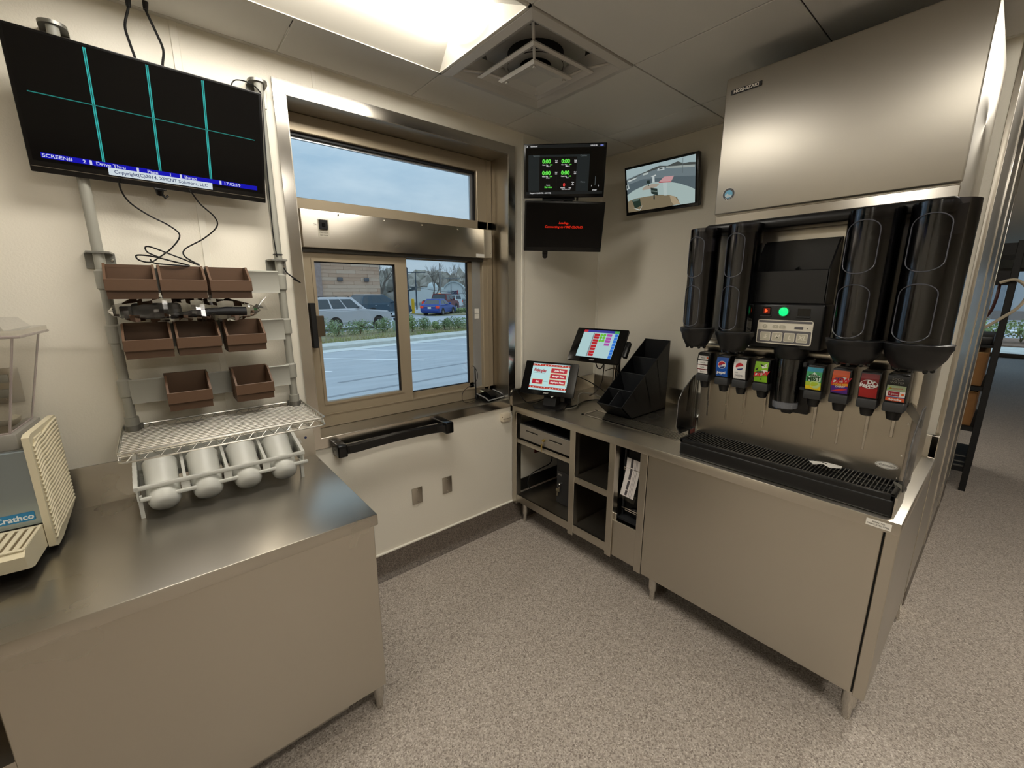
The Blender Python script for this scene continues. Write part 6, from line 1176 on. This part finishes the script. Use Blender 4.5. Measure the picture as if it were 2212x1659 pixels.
p = WP(955.5, 50); up = thing('utility_pole', 'weathered wooden utility pole before the plaza', 'pole', tuple(p)); obj('shaft', MB().cyl(p, p + Vector((0, 0, 5.3)), .10, .08, 10), mat('pole_wood', '#8b8782', .9), up)
a = WP(880, 50) + Vector((0, 0, 2.85)); b = WP(1030, 50) + Vector((0, 0, 1.75)); wv = obj('overhead_wire', MB().tube([a + (b - a) * (k / 10) - Vector((0, 0, .12 * math.sin(PI * k / 10))) for k in range(11)], .022, 5), poled, at=tuple(a)); tag(wv, 'dark overhead wire crossing in front of the plaza', 'wire')
c_ = WP(890, 40); mb_ = thing('menu_canopy', 'dark clearance canopy on a post by the order lane', 'canopy', tuple(c_)); obj('slab', MB().prism([c_ - RG * .75 + Vector((0, 0, 2.0)), c_ + RG * .55 + Vector((0, 0, 2.30)), c_ + RG * .55 + Vector((0, 0, 2.58)), c_ - RG * .75 + Vector((0, 0, 2.28))], BK * .8), mat('slab_dark', '#3c4245', .5), mb_, ang=20); obj('canopy_post', MB().cyl(c_ - RG * .25 + BK * .4, c_ - RG * .25 + BK * .4 + Vector((0, 0, 2.2)), .07, None, 8), poled, mb_); obj('letter_strip', MB().prism([c_ - RG * .5 + Vector((0, 0, 2.20)) - BK * .02, c_ + RG * .2 + Vector((0, 0, 2.37)) - BK * .02, c_ + RG * .2 + Vector((0, 0, 2.43)) - BK * .02, c_ - RG * .5 + Vector((0, 0, 2.26)) - BK * .02], BK * .01), paper, mb_, ang=0)
c_ = WP(884, 41.5); mn_ = thing('menu_board', 'dark red menu board beside the yellow bollard', 'menu board', tuple(c_)); obj('board', MB().prism([c_ - RG * .3 + Vector((0, 0, .95)), c_ + RG * .14 + Vector((0, 0, .95)), c_ + RG * .14 + Vector((0, 0, 1.42)), c_ - RG * .3 + Vector((0, 0, 1.42))], BK * .12), mat('board_red', '#7a3a3c', .5), mn_, ang=20); obj('leg', MB().cyl(c_ - RG * .05 + BK * .06, c_ - RG * .05 + BK * .06 + Vector((0, 0, .96)), .05, None, 8), poled, mn_)
# trees
bark = mat('bark_grey', '#7d756c', .9)
def bare_tree(px, D, h, label, seed, spread=.55, depth=5):
    r_ = random.Random(seed); p = WP(px, D); mb = MB()
    def br(a, d, L_, r, lev):
        b = a + d * L_; mb.tube([a, (a + b) / 2 + Vector((r_.uniform(-.04, .04), r_.uniform(-.04, .04), 0)) * L_, b], [r, r * .85, r * .65], 5 if lev > 2 else 3)
        if lev <= 0: return
        for k in range(3 if lev > 1 else 2):
            nd = (d + Vector((r_.uniform(-1, 1), r_.uniform(-1, 1), r_.uniform(-.1, .7))) * spread).normalized(); br(a + d * L_ * r_.uniform(.55, 1.0), nd, L_ * r_.uniform(.6, .8), r * .6, lev - 1)
    br(p, Vector((0, 0, 1)), h * .34, h * .022, depth); t = thing('bare_tree', label, 'tree', tuple(p), group='bare trees outside'); obj('branches', mb, bark, t, ang=60)
bare_tree(941, 51, 6.2, 'bare tree in front of the plaza beside the utility pole', 4); bare_tree(1000, 66, 7.5, 'bare tree rising behind the right end of the plaza', 9); bare_tree(833, 62, 8.0, 'bare tree just past the brown building corner', 12, .5); bare_tree(1012, 47, 3.4, 'small bare tree at the right edge of the window', 21, .6, 4)
tl = MB(); rt_ = random.Random(8)
for k in range(150):
    px = 830 + 200 * rt_.random(); D = rt_.uniform(90, 115); p = WP(px, D) + Vector((0, 0, rt_.uniform(.5, 5.0))); R = rt_.uniform(1.2, 2.4); bm = bmesh.new(); bmesh.ops.create_icosphere(bm, subdivisions=2, radius=1)
    for v in bm.verts: v.co = v.co * (1 + rt_.uniform(-.3, .3))
    tl.addbm(bm, Matrix.Translation(p) @ Matrix.Diagonal((R, R, R * 1.1, 1)))
t_ = obj('treeline', tl, mat('treeline_brown', '#a49c92', 1.0, var=(.6, '#8d887c', 5)), ang=0); tag(t_, 'grey brown winter woods behind the white plaza', 'woods', kind='stuff')
for k, px in enumerate((962, 974, 986, 998, 1008)):
    p = WP(px, 42); shrub(p.x, p.y, GZ, 1.0, .62, ['first', 'second', 'third', 'fourth', 'fifth'][k] + ' far bush of the row below the parked white car, counted from the sedan', 260, .11, k % 2, 'far bushes by the plaza')
p = WP(985, 41); obj('median_verge', MB().box((p.x - 3.5, p.y - 2.4, GZ), (p.x + 3.5, p.y + 2.4, GZ + .06)), soil, gnd)
# what the storefront looks on to
struct('ground_walk', MB().box((16.9, -12, GZ), (20.2, 2.4, -.02)), conc, ang=0); mu = obj('mulch_bed', MB().box((20.2, -12, GZ), (23.6, 4, .02)), mat('mulch', '#8a6f5c', .95, var=(6, '#6f5848', 5)), gnd)
for k in range(7): shrub(21.6 + rg.uniform(-.5, .5), -2.2 + k * .62, .02, .9, .75, ['first', 'second', 'third', 'fourth', 'fifth', 'sixth', 'seventh'][k] + ' pale plant of the mulch bed beyond the storefront, counted from the road side', 260, .09, 1, 'plants in the mulch bed')
gbm_ = thing('grey_building', 'pale grey building across the road beyond the storefront', 'building', (48, -3, GZ)); obj('wall', MB().box((48, -30, GZ), (56, 16, 8)), mat('far_grey', '#aeb0b2', .8), gbm_); obj('door_panel', MB().box((47.9, -3.8, GZ), (48.02, -1.9, 2.6)).box((47.9, .6, GZ), (48.02, 2.4, 2.6)), mat('far_door', '#8d9094', .7), gbm_); obj('base_band', MB().box((47.85, -30, GZ), (48.05, 16, .3)), mat('far_band', '#8b7f78', .8), gbm_)
for x0, x1 in ((27, 27.8), (34, 35)): obj('road_stripe', MB().box((x0, -30, GZ), (x1, 16, GZ + .01)), paintw, gnd)
# ------------------------------------------------------------------ turn all lettering into plain meshes
_dg = bpy.context.evaluated_depsgraph_get()
for _o in [o for o in bpy.data.objects if o.type == 'FONT']:
    _me = bpy.data.meshes.new_from_object(_o.evaluated_get(_dg)); _n = _o.name; _c = _o.data
    if not _me.materials: _me.materials.append(_c.materials[0])
    _m = bpy.data.objects.new('lettering', _me); COL.objects.link(_m); _m.parent = _o.parent; _m.matrix_local = _o.matrix_local.copy()
    bpy.data.objects.remove(_o); _m.name = _n
